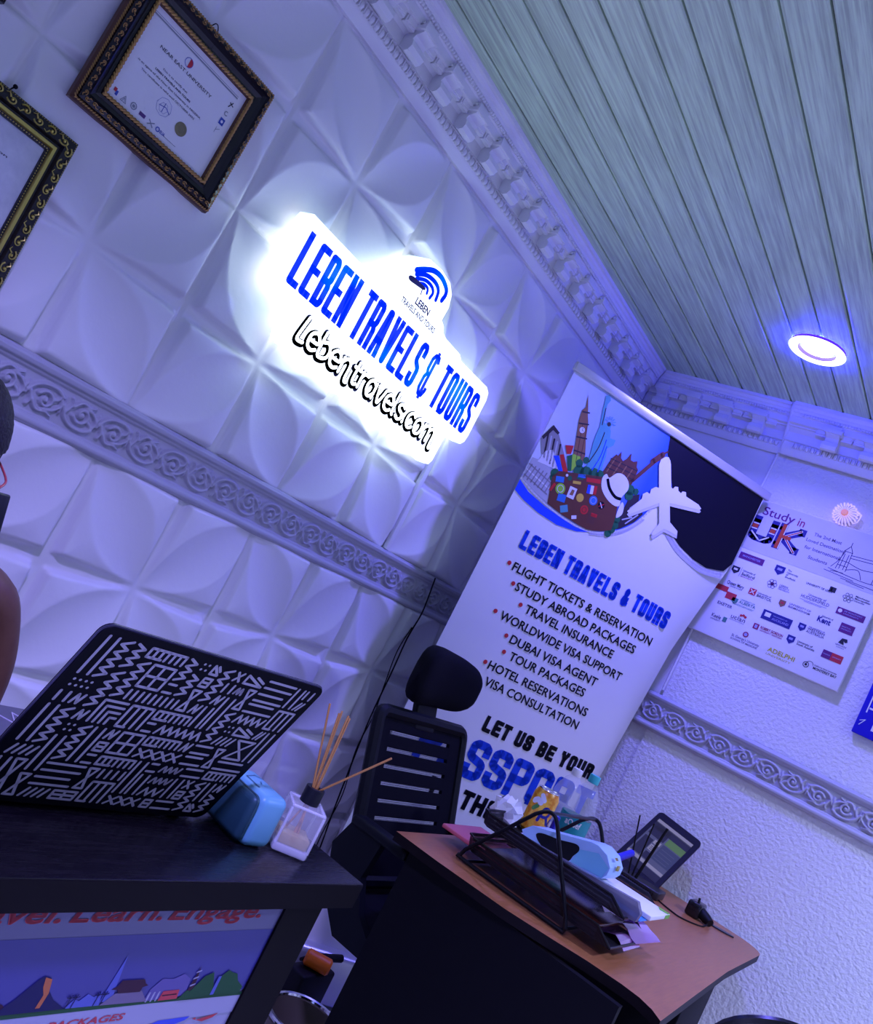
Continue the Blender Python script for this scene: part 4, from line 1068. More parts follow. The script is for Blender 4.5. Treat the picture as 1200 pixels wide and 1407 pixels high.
m.flat([(-.320, .634), (-.318, .650), (-.305, .664), (-.286, .662), (-.270, .668), (-.255, .660), (-.25, .636)], Y, 8)
for x in (-.316, -.308, -.300): m.stroke([(x, .634), (x, .645)], .003, Y - .0003, 0)
m.flat([(-.296, .633), (-.294, .646), (-.266, .646), (-.263, .633)], Y - .0006, 2); m.stroke([(-.292, .640), (-.268, .640)], .0016, Y - .0008, 6)
m.flat([(-.251, .640), (-.2465, .678), (-.240, .645)], Y - .0006, 6)
for z in (.650, .660, .669): m.stroke([(-.2495, z), (-.2425, z + .002)], .0022, Y - .0008, 0)
m.flat([(-.262, .631), (-.252, .644), (-.245, .642), (-.230, .662), (-.216, .667), (-.206, .650), (-.198, .633)], Y - .0009, 5)
m.flat([(-.206, .633), (-.200, .657), (-.187, .668), (-.178, .664), (-.166, .661), (-.158, .650), (-.142, .640), (-.143, .631)], Y - .0007, 5)
m.flat([(-.203, .633), (-.2025, .660), (-.197, .660), (-.196, .633)], Y - .0012, 9)
m.text('PACKAGES', -.452, .612, .113, .0085, Y, 2, .02, .15)
m.flat([(-.30, .595), (-.275, .603), (-.219, .603), (-.225, .598), (-.26, .590)], Y, 11)
m.flat([(-.212, .598), (-.206, .600), (-.204, .596), (-.190, .598), (-.164, .602), (-.172, .596), (-.19, .592)], Y, 2)
m.build('printed_scene', PP, rd)

# ------------------------------------------------------------------ laptop
LAPBK = mat('laptop_shell', (.002, .002, .006), .5, spec=.10)
LAPLN = mat('laptop_line', (.44, .42, .50), .5)
hx, hy, hz = 1.0154, .8614, .8165
lt_ = thing('laptop', 'open laptop with a black lid covered in pale line patterns, on the dark desk', 'laptop', (hx, hy, .810), math.radians(-1.0))
tilt = math.atan2(.0958, .2526)
m = MB(); m.rbox(-.387, 0, .006, .272, .003, .019, .004)
bs = m.build('base', mat('laptop_deck', (.10, .10, .14), .35, .3), lt_)
m = MB()
for r in range(5):
    for c in range(15):
        m.box(-.372 + c * .0238, -.372 + c * .0238 + .0205, .035 + r * .0235, .035 + r * .0235 + .0205, .0188, .0205)
m.build('keyboard', BLACK, lt_)
m = MB()
for i in range(9): m.tube([(-.37 + i * .040, .205, .0192), (-.355 + i * .040, .245, .0192)], .0012, 4)
for i in range(9): m.tube([(-.355 + i * .040, .245, .0192), (-.33 + i * .040, .205, .0192)], .0012, 4)
m.build('palm_rest_pattern', LAPLN, lt_)
for x in (-.36, -.02):
    for y in (.03, .25): m = MB(); m.lathe([(.007, 0), (.007, .003)], (x, y, 0), 10); m.build('rubber_foot', BLACK, lt_)
# the lid: local XZ plane with its outer face to -Y, leaning out over the desk
Rl = Matrix.Rotation(tilt, 4, 'X')
def lid_outline(r=.014):
    w0, w1, h0, h1 = -.387, 0, 0, .270
    out = []
    for cx0, cz0, a in ((w1 - r, h0 + r, 270), (w1 - r, h1 - r, 0), (w0 + r, h1 - r, 90), (w0 + r, h0 + r, 180)):
        for i in range(7):
            q = math.radians(a + 15 * i); out.append((cx0 + r * math.cos(q), cz0 + r * math.sin(q)))
    return out
m = MB(); m.X = Matrix.Translation((0, 0, hz - .810)) @ Rl
m.prism(lid_outline(), 0.0, .007, 0)
m.build('lid', LAPBK, lt_, ang=25)
m = MB(); m.X = Matrix.Translation((0, 0, hz - .810)) @ Rl
m.rect(-.376, -.011, .014, .258, .0075, 0); m.v = [p for p in m.v]
m.build('screen', mat('laptop_screen', (.05, .06, .10), .2, emit=(.35, .45, .9), strength=.35), lt_)
m = MB(); m.X = Matrix.Translation((0, 0, hz - .810)) @ Rl
m.tube(smooth_path([(a, .0035, b) for a, b in lid_outline()], 1, True), .0016, 5, closed=True)
m.build('lid_rim', mat('laptop_rim', (.05, .05, .09), .25, .6), lt_)
m = MB(); m.X = Matrix.Translation((0, 0, hz - .810)) @ Rl
random.seed(11)
T = .0038; Y = -.0006
NX, NZ = 18, 12
cw, ch = (.387 - .020) / NX, (.270 - .016) / NZ
occ = [[False] * NX for _ in range(NZ)]
def motif(kind, x0, z0, x1, z1):
    w, h = x1 - x0, z1 - z0
    S_ = lambda p, c=False: m.stroke(p, T, Y, 0, closed=c)
    if kind == 'v':
        n = max(2, round(w / .0078))
        for i in range(n): a = x0 + w * (i + .0) / max(1, n - 1); S_([(a, z0), (a, z1)])
    elif kind == 'h':
        n = max(2, round(h / .0082))
        for i in range(n): b = z0 + h * i / max(1, n - 1); S_([(x0, b), (x1 - (i % 3 == 1) * w * .12, b)])
    elif kind == 'z':
        n = max(3, round(w / .0062)); S_([(x0 + w * i / n, z1 if i % 2 else z0) for i in range(n + 1)])
    elif kind == 'zv':
        n = max(3, round(h / .0062)); S_([(x1 if i % 2 else x0, z0 + h * i / n) for i in range(n + 1)])
    elif kind == 'm':
        n = max(4, round(w / .0050)); S_(sp2([(x0 + w * i / n, z0 + h * (.15 if i % 2 == 0 else .85)) for i in range(n + 1)], 4))
    elif kind == 'x':
        n = max(1, round(w / .019)); q = w / n
        for i in range(n):
            a = x0 + i * q + q * .08; b = a + q * .80
            S_([(a, z0), (b, z1)]); S_([(a, z1), (b, z0)])
    elif kind == 'tri':
        S_([(x0, z0), (x1, z0), (x0, z1)], True); S_([(x0 + w * .5, z1), (x1, z0 + h * .5)])
    elif kind == 'hour':
        S_([(x0, z1), (x1, z1), (x0, z0), (x1, z0)], True)
    elif kind == 'dots':
        for i in range(max(2, round(w / .008))):
            for j in range(max(2, round(h / .009))): m.disc(x0 + .003 + i * .0078, z0 + .003 + j * .0085, .0019, Y, 0, 8)
    elif kind == 'box':
        S_([(x0, z0), (x1, z0), (x1, z1), (x0, z1)], True); S_([(x0, (z0 + z1) / 2), (x1, (z0 + z1) / 2)])
        if w > .03: S_([(x0 + w * .5, z0), (x0 + w * .5, z1)])
    elif kind == 'corner':
        n = max(2, round(min(w, h) / .0082))
        for i in range(n): d = i * .0082; S_([(x0 + d, z0), (x0 + d, z1 - d), (x1, z1 - d)])
    elif kind == 'diag':
        n = max(2, round(w / .0085))
        for i in range(n): a = x0 + (w - h * .45) * i / max(1, n - 1); S_([(a, z0), (a + h * .45, z1)])
    elif kind == 'comb':
        S_([(x0, z1), (x1, z1)])
        n = max(3, round(w / .0078))
        for i in range(n): a = x0 + w * i / (n - 1); S_([(a, z0), (a, z1)])
        S_([(x0, z0), (x0 + w * .4, z0)])
for j in range(NZ):
    for i in range(NX):
        if occ[j][i]: continue
        for w_, h_ in random.sample([(2, 1), (3, 1), (1, 2), (2, 2), (3, 2), (2, 1), (1, 1), (1, 3), (4, 1)], 9) + [(1, 1)]:
            if i + w_ <= NX and j + h_ <= NZ and not any(occ[j + b][i + a] for a in range(w_) for b in range(h_)):
                break
        for a in range(w_):
            for b in range(h_): occ[j + b][i + a] = True
        if h_ >= 2 and w_ == 1: k_ = random.choice(['v', 'v', 'zv', 'zv', 'hour'])
        elif h_ == 1 and w_ >= 3: k_ = random.choice(['z', 'm', 'h', 'x', 'diag', 'v', 'comb'])
        elif h_ == 1: k_ = random.choice(['h', 'h', 'v', 'tri', 'x', 'box', 'dots', 'diag', 'z', 'm'])
        else: k_ = random.choice(['v', 'h', 'corner', 'corner', 'box', 'diag', 'comb', 'hour', 'v'])
        g = .0038
        motif(k_, -.387 + .010 + i * cw + g, .008 + j * ch + g, -.387 + .010 + (i + w_) * cw - g, .008 + (j + h_) * ch - g)
m.build('lid_pattern', LAPLN, lt_)

# ------------------------------------------------------------------ blue speaker and reed diffuser beside the laptop
SPK = mat('speaker_blue', (.13, .36, .50), .38)
sp_ = thing('speaker', 'small light blue speaker with rounded edges and dark teal grille, between laptop and reed diffuser', 'speaker', (1.070, .838, .810), math.radians(-8))
m = MB(); m.rbox(-.020, .034, -.046, .060, .0, .078, .013, 0, 4); m.build('body', SPK, sp_)
m = MB(); m.rbox(-.034, -.016, -.043, .057, .004, .074, .011, 0, 3); m.build('grille', meshy('speaker_grille', (.02, .07, .10), 900, .1), sp_)
m = MB(); m.X = Matrix.Translation((.008, .006, .0786)) @ Matrix.Rotation(math.radians(-90), 4, 'X')
m.stroke([(-.016, -.018), (-.016, .018), (.006, .026), (.016, .016)], .0022, 0, 0); m.stroke([(-.002, -.004), (.002, .004)], .0022, 0, 0)
m.build('top_logo', mat('speaker_logo', (.03, .12, .22), .4), sp_)
GLASS = mat('clear_glass', (.80, .80, .88), .04, alpha=.26, spec=.9)
GLASSB = mat('thick_glass_glint', (.82, .82, .92), .06, alpha=.55, spec=.9)
OIL = mat('perfume_oil', (.62, .48, .16), .06, alpha=.55, spec=.7)
REED = mat('reed', (.42, .20, .05), .6)
df = thing('reed_diffuser', 'square clear glass reed diffuser with black cap and brown sticks, beside the blue speaker', 'diffuser', (1.148, .797, .810), math.radians(-39))
m = MB(); m.rbox(-.030, .030, -.030, .030, .0, .077, .006, 0, 3)
m.build('bottle', GLASS, df)
m = MB(); m.rbox(-.0285, .0285, -.0285, .0285, .0012, .0125, .003, 0, 2)
for x in (-1, 1):
    for y in (-1, 1): m.tube([(x * .0268, y * .0268, .012), (x * .0268, y * .0268, .070)], .0022, 6)  # pale edge tubes stand in for bright inner reflections of the glass
for p in (((-1, -1), (1, -1)), ((1, -1), (1, 1)), ((1, 1), (-1, 1)), ((-1, 1), (-1, -1))): m.tube([(p[0][0] * .026, p[0][1] * .026, .073), (p[1][0] * .026, p[1][1] * .026, .073)], .0022, 6)
m.build('glass_base_and_glints', GLASSB, df)
m = MB(); m.rbox(-.0245, .0245, -.0245, .0245, .0130, .0300, .003, 0, 2); m.build('perfume_oil', OIL, df)
m = MB(); m.lathe([(.010, .075), (.0155, .077), (.0155, .101), (.0150, .102), (.0085, .102), (.0080, .080)], n=28); m.build('cap', mat('cap_black', (.006, .007, .012), .4, spec=.25), df)
for i, (dx, dy, hh) in enumerate(((-.034, .030, .222), (-.016, .020, .216), (-.010, .032, .219), (.000, .022, .218), (.006, .030, .214), (.072, -.046, .198))):
    m = MB()
    m.tube([(-dx * .22, -dy * .22, .016), (i * .0016 - .004, (i % 3) * .002 - .002, .095), (dx, dy, hh)], .0017, 6)
    m.build('reed_stick', REED, df)

# ------------------------------------------------------------------ office chair behind the wooden desk
CHB = mat('chair_plastic', (.004, .005, .008), .5, spec=.18)
CHF = mat('chair_fabric', (.0035, .0035, .007), .9, spec=.12, bump=(700, .4, .002, 2))
CHM = meshy('chair_mesh', (.006, .006, .010), 700, .50)
oc = thing('office_chair', 'black office chair with a padded headrest and slotted mesh back, behind the wooden desk', 'chair', (2.10, 1.02, 0))
bt = math.atan2(.14, .38)                                    # recline of the back
MX = Matrix.Translation((2.100, 1.100, .570)) @ Matrix.Rotation(-bt, 4, 'X')
HB = .405
m = MB(); m.X = MX
W2 = .232
fr = []
for cx0, cz0, a in ((W2 - .03, .02, 270), (W2 - .035, HB - .025, 0), (-W2 + .035, HB - .025, 90), (-W2 + .03, .02, 180)):
    for i in range(5):
        q = math.radians(a + 22.5 * i); fr.append((cx0 + .025 * math.cos(q), 0, cz0 + .025 * math.sin(q)))
m.tube(fr, .017, 8, closed=True)
part('back_frame', m, CHB, oc)
m = MB(); m.X = MX
b0 = 0.0
zt = [HB - .05 - .042 * i for i in range(6)]
edges = [HB] + [q for z in zt for q in (z + .0045, z - .0045)] + [0.0]
for i in range(0, len(edges), 2): m.rbox(-W2 + .01, W2 - .01, -.004, .006, edges[i + 1], edges[i], .0015, 0, 1)
m.box(-W2 + .01, -.165, -.0042, .006, 0, HB); m.box(.15, W2 - .01, -.0042, .006, 0, HB)
part('backrest', m, CHF, oc)
m = MB(); m.X = MX; m.rect(-.17, .16, .10, HB - .02, .008); part('back_mesh', m, CHM, oc)
m = MB(); m.X = MX
m.rbox(-.052, .052, -.006, .016, HB - .03, HB + .075, .008); part('headrest_bracket', m, CHB, oc)
m = MB()
n1, n2 = 24, 18
vs = []
for i in range(n1 + 1):
    for j in range(n2):
        u = -1 + 2 * i / n1
        q = 2 * math.pi * j / n2
        wz = .080 * (1 - abs(u) ** 4.5) ** .5 * (1.0 - .10 * u)
        wy = .036 * (1 - abs(u) ** 5) ** .5
        cq, sq = math.cos(q), math.sin(q)
        e = lambda t: math.copysign(abs(t) ** .62, t)
        vs.append((2.108 + .163 * u, 1.262 + wy * e(sq) - .035 * u * u, 1.068 + wz * e(cq)))
m.add(vs, [(i * n2 + j, i * n2 + (j + 1) % n2, (i + 1) * n2 + (j + 1) % n2, (i + 1) * n2 + j) for i in range(n1) for j in range(n2)])
part('headrest', m, CHF, oc, ang=80)
m = MB(); m.rbox(1.885, 2.315, .70, 1.14, .465, .540, .03); part('seat', m, CHF, oc)
for x, sg_ in ((1.868, -1), (2.332, 1)):
    m = MB(); m.rbox(x - .024, x + .024, .974, 1.150, .690, .715, .009); ar = part('armrest', m, CHB, oc)
    m = MB()
    m.v = []
    poly = [(1.150, .692), (1.175, .625), (1.13, .52), (1.06, .455), (.975, .455), (.975, .50), (1.02, .53), (1.06, .60), (1.05, .692)]
    xs_ = (x - .012, x + .012)
    tr = tessellate_polygon([[Vector((p[0], p[1], 0)) for p in poly]])
    k = len(poly)
    m.add([(xs_[0], a, b) for a, b in poly] + [(xs_[1], a, b) for a, b in poly], [tuple(t) for t in tr] + [tuple(q + k for q in reversed(t)) for t in tr] + [(q, (q + 1) % k, (q + 1) % k + k, q + k) for q in range(k)])
    part('arm_bracket', m, CHB, oc)
m = MB(); m.tube([(2.1, 1.12, .50), (2.1, 1.16, .50), (2.1, 1.15, .58), (2.1, 1.112, .60)], .022, 8); part('back_stem', m, CHB, oc)
m = MB(); m.lathe([(.028, .10), (.028, .40), (.05, .44), (.06, .47)], (2.1, 1.0, 0), 16); part('gas_column', m, CHB, oc)
for i in range(5):
    q = math.radians(39 + 72 * i)
    e_ = (2.1 + .25 * math.cos(q), 1.0 + .25 * math.sin(q))
    m = MB(); m.tube([(2.1, 1.0, .11), (2.1 + .13 * math.cos(q), 1.0 + .13 * math.sin(q), .10), (e_[0], e_[1], .075)], [.028, .022, .015], 8); lg = part('base_leg', m, CHB, oc)
    m = MB(); m.X = Matrix.Translation((e_[0], e_[1], .026)) @ Matrix.Rotation(q, 4, 'Z') @ Matrix.Rotation(math.pi / 2, 4, 'Y')
    m.lathe([(.010, -.018), (.026, -.016), (.026, -.003), (.012, -.002), (.012, .002), (.026, .003), (.026, .016), (.010, .018)], n=16)
    part('caster', m, BLACK, oc)

# ------------------------------------------------------------------ wooden office desk by the right wall
CHERRY = streaks(mat('cherry_wood', (.35, .15, .09), .32), (.30, .108, .040), (.39, .155, .062), (3, 40, 3), 4, .35, .65, 6, rough=(.28, .40))
DESKBK = mat('desk_black', (.003, .003, .005), .6, spec=.15)
wd = thing('office_desk', 'cherry brown topped desk with black side panel, against the right wall', 'desk', (1.80, .36, 0))
poly = [(1.8046, 1.002), (1.806, .88), (1.822, .70), (1.850, .595), (1.874, .520), (1.886, .445), (1.884, .405), (1.868, .372), (1.838, .344)]
poly += [(2.16, .3635), (2.58, .388), (3.06, .400)] + [(3.06 + .095 * math.sin(a), .495 - .095 * math.cos(a)) for a in [math.pi / 2 * i / 6 for i in range(1, 7)]] + [(3.165, 1.012)]
m = MB(); slab(m, poly, .729, .750, 0, 1); part('top', m, [CHERRY, mat('desk_edge', (.006, .004, .005), .5, spec=.15)], wd, ang=30)
m = MB(); m.box(1.842, 1.862, .421, .968, 0, .724); part('side_panel', m, DESKBK, wd)
m = MB(); m.box(1.862, 2.54, .925, .940, .55, .724); part('apron', m, DESKBK, wd)
m = MB(); m.rbox(2.54, 2.835, .440, .95, .03, .724, .004); pd = part('drawer_pedestal', m, DESKBK, wd)
for i in range(3):
    m = MB(); m.rbox(2.555, 2.82, .950, .962, .05 + i * .22, .255 + i * .22, .003); d_ = part('drawer', m, DESKBK, wd)
    m = MB(); m.tube([(2.63, .962, .20 + i * .22), (2.63, .978, .20 + i * .22), (2.74, .978, .20 + i * .22), (2.74, .962, .20 + i * .22)], .004, 6); part('handle', m, ALU, wd)

# two tier mesh letter tray
WIRE = mat('wire_black', (.010, .010, .014), .3, .4)
MESHB = meshy('tray_mesh', (.012, .012, .018), 520, .27)
tr_ = thing('letter_tray', 'two tier black wire mesh letter tray on the cherry desk', 'letter tray', (1.92, .62, .750))
XN, XF = 1.920, 2.205
for x in (XN, XF):
    m = MB()
    P = [(x, .602, .756), (x, .872, .756), (x, .890, .762), (x, .884, .778), (x, .770, .932), (x, .748, .950), (x, .728, .950), (x, .712, .934), (x, .612, .785), (x, .602, .764)]
    m.tube(smooth_path(P[:3], 3) + smooth_path(P[3:5], 3) + smooth_path(P[4:8], 4)[1:] + [Vector(P[8]), Vector(P[9])], .0048, 8, closed=True)
    part('side_frame', m, WIRE, tr_)
m = MB(); m.tube([(XN, .738, .952), (XF, .738, .952)], .0042, 8); part('top_bar', m, WIRE, tr_)
for y in (.612, .872):
    m = MB(); m.tube([(XN, y, .756), (XF, y, .756)], .0038, 6); part('base_bar', m, WIRE, tr_)
for zr, yb, name in ((.873, .898, 'upper_tray'), (.806, .906, 'lower_tray')):
    zf = zr - .030; x0, x1 = XN + .016, XF - .014; yf = .508; ys = .548
    m = MB()
    rim = [(x0, yf, zf + .004), (x0, ys, zr), (x0, yb - .02, zr), (x0 + .02, yb, zr), (x1 - .02, yb, zr), (x1, yb - .02, zr), (x1, ys, zr), (x1, yf, zf + .004)]
    m.tube(rim, .0032, 6); m.tube([rim[-1], rim[0]], .0028, 6)
    rm = part(name, m, WIRE, tr_)
    m = MB()
    low = [(a + (.006 if a < 2 else -.006), b - (.006 if b > .8 else 0), zf) for a, b, c in rim]
    k = len(rim)
    for i in range(k - 1): m.add([rim[i], rim[i + 1], low[i + 1], low[i]], [(0, 1, 2, 3)])
    m.add(low, [tuple(range(k))])
    part(name + '_mesh', m, MESHB, tr_)

# what lies in and around the tray
PAPW = mat('sheet_white', (.80, .80, .82), .5)
def sheet(m, pts, t=.002):
    """thin bent sheet through a strip of left/right edge pairs, with thickness"""
    vs = []
    for a, b in pts: vs += [Vector(a), Vector(b)]
    k = len(pts)
    fs = [(2 * i, 2 * i + 1, 2 * i + 3, 2 * i + 2) for i in range(k - 1)]
    nrm = (vs[1] - vs[0]).cross(vs[2] - vs[0]).normalized() * t
    o_ = [v + nrm for v in vs]
    n_ = len(vs)
    m.add(vs + o_, fs + [tuple(q + n_ for q in reversed(f)) for f in fs] + [(2 * i, 2 * i + 2, 2 * i + 2 + n_, 2 * i + n_) for i in range(k - 1)] + [(2 * i + 1, 2 * i + 1 + n_, 2 * i + 3 + n_, 2 * i + 3) for i in range(k - 1)] + [(0, n_, n_ + 1, 1), (n_ - 2, n_ - 1, 2 * n_ - 1, 2 * n_ - 2)])
    return m
m = MB()
wl_ = [(.835, .846), (.835, .865), (.66, .876), (.502, .887), (.487, .868), (.490, .849), (.52, .846)]
k = len(wl_); tw_ = tessellate_polygon([[Vector((p[0], p[1], 0)) for p in wl_]])
m.add([(1.958, a, b) for a, b in wl_] + [(1.975, a, b) for a, b in wl_], [tuple(t) for t in tw_] + [tuple(q + k for q in reversed(t)) for t in tw_] + [(q, (q + 1) % k, (q + 1) % k + k, q + k) for q in range(k)])
one('document_wallet', m, mat('smoky_plastic', (.16, .15, .22), .22, alpha=.72), 'smoky translucent document wallet standing along the near side of the upper tray', 'document wallet', (1.965, .68, .846), ang=25)
m = MB()
bx = [(.816, .866), (.796, .887), (.760, .896), (.655, .928), (.636, .930), (.610, .922), (.592, .902), (.592, .885), (.600, .872), (.640, .862), (.720, .852), (.800, .850)]
bx = [(a + .012, b) for a, b in bx]
k = len(bx); x0, x1 = 2.030, 2.120
trb = tessellate_polygon([[Vector((p[0], p[1], 0)) for p in bx]])
lb = thing('product_box', 'pale blue rounded box with a black window lying in the upper tray', 'box', (2.075, .70, .850))
m.add([(x0, a, b) for a, b in bx] + [(x1, a, b) for a, b in bx], [tuple(t) for t in trb] + [tuple(q + k for q in reversed(t)) for t in trb] + [(q, (q + 1) % k, (q + 1) % k + k, q + k) for q in range(k)])
part('case', m, mat('box_blue', (.38, .58, .80), .35), lb, ang=25)
m = MB(); bl = sp2([(.790, .872), (.780, .884), (.735, .894), (.695, .906), (.683, .898), (.690, .880), (.700, .862), (.76, .858)], 5, True)
t_ = tessellate_polygon([[Vector((p[0], p[1], 0)) for p in bl]])
m.add([(x0 - .0012, a, b) for a, b in bl], [tuple(t) for t in t_]); part('black_window', m, BLACK, lb)
m = MB(); m.rbox(2.060, 2.075, .597, .601, .898, .910, .001); m.add([(2.055, .612, .9225), (2.075, .612, .9225), (2.075, .606, .918), (2.055, .606, .918)], [(0, 1, 2, 3)])
part('gold_sticker', m, BRASS, lb)
m = MB(); m.add([(x0 - .0010, .684, .900), (x0 - .0010, .640, .916), (x0 - .0010, .606, .900), (x0 - .0010, .612, .874), (x0 - .0010, .690, .866)], [(0, 1, 2, 3, 4)])
part('cyan_label', m, mat('box_cyan', (.22, .55, .68), .3), lb)
m = MB(); rr = random.Random(4)
C0 = Vector((2.085, .905, .872))
m.ball(C0, (.030, .040, .034), 12, 9)
m.v = [tuple(Vector(p) + Vector((rr.uniform(-.006, .006), rr.uniform(-.010, .010), rr.uniform(-.008, .008)))) for p in m.v]
one('crumpled_tissue', m, PAPW, 'crumpled white tissue at the left end of the upper tray', 'tissue', (2.085, .905, .845), ang=10)
m = MB(); m.rbox(1.955, 2.150, .545, .850, .8445, .8475, .001)
one('paper_stack', m, PAPW, 'white sheets lying on the bottom of the upper tray', 'paper', (2.05, .7, .8445))
m = MB(); m.rbox(1.960, 2.160, .66, .985, .779, .789, .003)
one('pink_folder', m, mat('folder_pink', (.62, .13, .17), .4), 'pink folder sticking out of the left end of the lower tray', 'folder', (2.06, .8, .779))
m = MB(); m.rbox(1.962, 2.140, .555, .86, .7915, .801, .003)
m.v = [(a, b, c + .004 * math.sin(a * 60) * math.sin(b * 45)) for a, b, c in m.v]
one('brown_packet', m, mat('packet_brown', (.11, .030, .015), .22), 'shiny red brown packet on top of the pink folder in the lower tray', 'packet', (2.05, .68, .7905))
m = MB()
for i in range(2):
    P = []
    for j in range(9):
        b = .62 - .0145 * j; z = .795 + .008 * math.sin(j * 1.3 + i) - .0022 * j + .012 * i
        P.append(((2.03 + .07 * i, b, z), (2.14 + .11 * i, b - .012 * i, z + .006 * math.cos(j * 1.7))))
    sheet(m, P, .0012)
one('clear_packet', m, mat('clear_purple', (.50, .22, .62), .12, trans=.5, ior=1.3), 'crinkled clear purple plastic packet hanging out of the front of the lower tray', 'packet', (2.12, .56, .78), ang=20)
m = MB(); m.rbox(2.040, 2.185, .484, .66, .8508, .862, .002)
bk = thing('booklet', 'white booklet with a green corner sticking out of the front of the upper tray', 'booklet', (2.11, .57, .8508), 0)
part('pages', m, PAPW, bk)
m = MB(); m.add([(2.165, .4845, .8624), (2.1848, .4845, .8624), (2.1848, .515, .8624), (2.158, .503, .8624)], [(0, 1, 2, 3)]); m.box(2.150, 2.1848, .4834, .484, .852, .861); part('green_print', m, ink('booklet_green', (.18, .45, .05)), bk)
m = MB(); m.rbox(1.990, 2.100, .490, .66, .8478, .8504, .001)
one('blue_card', m, mat('card_blue', (.03, .22, .60), .3), 'bright blue card lying under the white booklet', 'card', (2.05, .58, .8478))

# soda can
cn = thing('soda_can', 'orange soda can standing at the far end of the letter tray', 'can', (2.165, .862, .8445))
CANW = mat('can_metal', (.62, .62, .64), .25, .9)
CANO = streaks(mat('can_orange', (.75, .33, .02), .3), (.62, .20, .01), (.85, .50, .05), (1, 1, 1), 45, .40, .60, 3)
m = MB(); m.lathe([(.022, 0), (.026, .003), (.033, .010), (.033, .100), (.0275, .112), (.0268, .113)], n=36, cap=True); m.build('body', CANO, cn)
m = MB(); m.lathe([(.0268, .112), (.0280, .114), (.0272, .116), (.0255, .1135), (.001, .1130)], n=36, cap=False); ld = m.build('lid', CANW, cn)
m = MB(); m.ring(0, 0, .004, .009, 0, 0, 16); 
m.v = [(a, c * 1.5 - .002, .1145) for a, b, c in m.v]; m.build('pull_tab', CANW, cn)
def wrap(m, pts, R, z0, a0, t, mi):
    """stroke wrapped round a cylinder of radius R: x is arc length"""
    n0 = len(m.v)
    m.stroke(sp2(pts, 6), t, 0, mi)
    m.v[n0:] = [(R * math.sin(a0 + x / R), -R * math.cos(a0 + x / R), z0 + z) for x, y, z in m.v[n0:]]
m = MB(); A0 = math.radians(-42)
wrap(m, [(-.012, -.004), (-.006, .026), (.004, .030), (.012, .020), (.006, .010), (-.004, .008)], .0334, .045, A0, .0075, 0)
wrap(m, [(.006, .010), (.012, .002), (.016, -.006)], .0334, .045, A0, .0075, 0)
wrap(m, [(.024, .006), (.022, -.008), (.029, -.012), (.034, -.004), (.031, .006), (.024, .006)], .0334, .045, A0, .006, 0)
m.build('blue_lettering', mat('can_navy', (.01, .01, .20), .3), cn)
m = MB(); wrap(m, [(-.040, .030), (-.030, .036), (-.022, .032)], .0333, .050, A0, .014, 0); wrap(m, [(-.034, .012), (-.026, .022)], .0333, .050, A0, .010, 1)
wrap(m, [(-.024, .050), (-.016, .040)], .0333, .050, A0, .012, 0)
m.build('blossom_print', [PAPW, mat('can_leaf', (.08, .28, .05), .3)], cn)

# water bottles
PET = mat('pet_plastic', (.80, .85, .95), .06, alpha=.22, spec=.8)
def bottle(label, loc, capc, h, lab):
    b = thing('water_bottle', label, 'bottle', loc)
    m = MB()
    pr = [(.030, .003), (.038, .0), (.0415, .008), (.0415, .06), (.0395, .066), (.0415, .072), (.0415, .095), (.040, .10), (.040, .165), (.0415, .17), (.0405, .195), (.034, .222), (.022, .246), (.0135, .256), (.0130, .272)]
    m.lathe([(r, z * h / .28) for r, z in pr], n=32, cap=True); m.build('body', PET, b)
    m = MB(); m.lathe([(.0148, .258), (.0152, .260), (.0152, .277), (.0142, .280), (.001, .280)], n=28, cap=False)
    m.v = [(x, y, z * h / .28) for x, y, z in m.v]; m.build('cap', capc, b)
    m = MB(); m.lathe([(.0422, .108), (.0422, .164)], n=36, cap=False); m.v = [(x, y, z * h / .28) for x, y, z in m.v]; lb_ = m.build('label_sleeve', lab, b)
    return b
TEAL = mat('label_teal', (.02, .30, .33), .35)
wb = bottle('clear water bottle with teal cap and teal label, behind the letter tray', (2.365, .842, .750), mat('cap_teal', (.05, .50, .52), .4), .281, TEAL)
m = MB(); m.text('aQuef', -.040, .0, .045, .016, 0, 0, .02)
m.v = [(.0426 * math.sin(math.radians(-48) + x / .0426), -.0426 * math.cos(math.radians(-48) + x / .0426), .138 + z) for x, y, z in m.v]
m.build('label_lettering', PAPW, wb)
bottle('clear water bottle with a white cap half hidden behind the teal capped bottle', (2.475, .935, .750), PAPW, .262, mat('label_clear', (.6, .65, .8), .2, trans=.6))
BLUP = mat('pen_blue', (.02, .02, .45), .35)
m = MB(); m.tube([(2.36, .742, .828), (2.44, .722, .862), (2.50, .708, .888)], [.0105, .0105, .0095], 12)
m.tube([(2.20, .790, .760), (2.36, .742, .828)], .007, 8)
one('marker_pen', m, BLUP, 'thick blue marker pen leaning out behind the pale blue box', 'pen', (2.35, .745, .760))
m = MB(); m.tube([(2.235, .842, .752), (2.232, .838, .905)], .0075, 10)
one('pen', m, BLUP, 'blue pen standing between the soda can and the teal capped bottle', 'pen', (2.235, .842, .752))

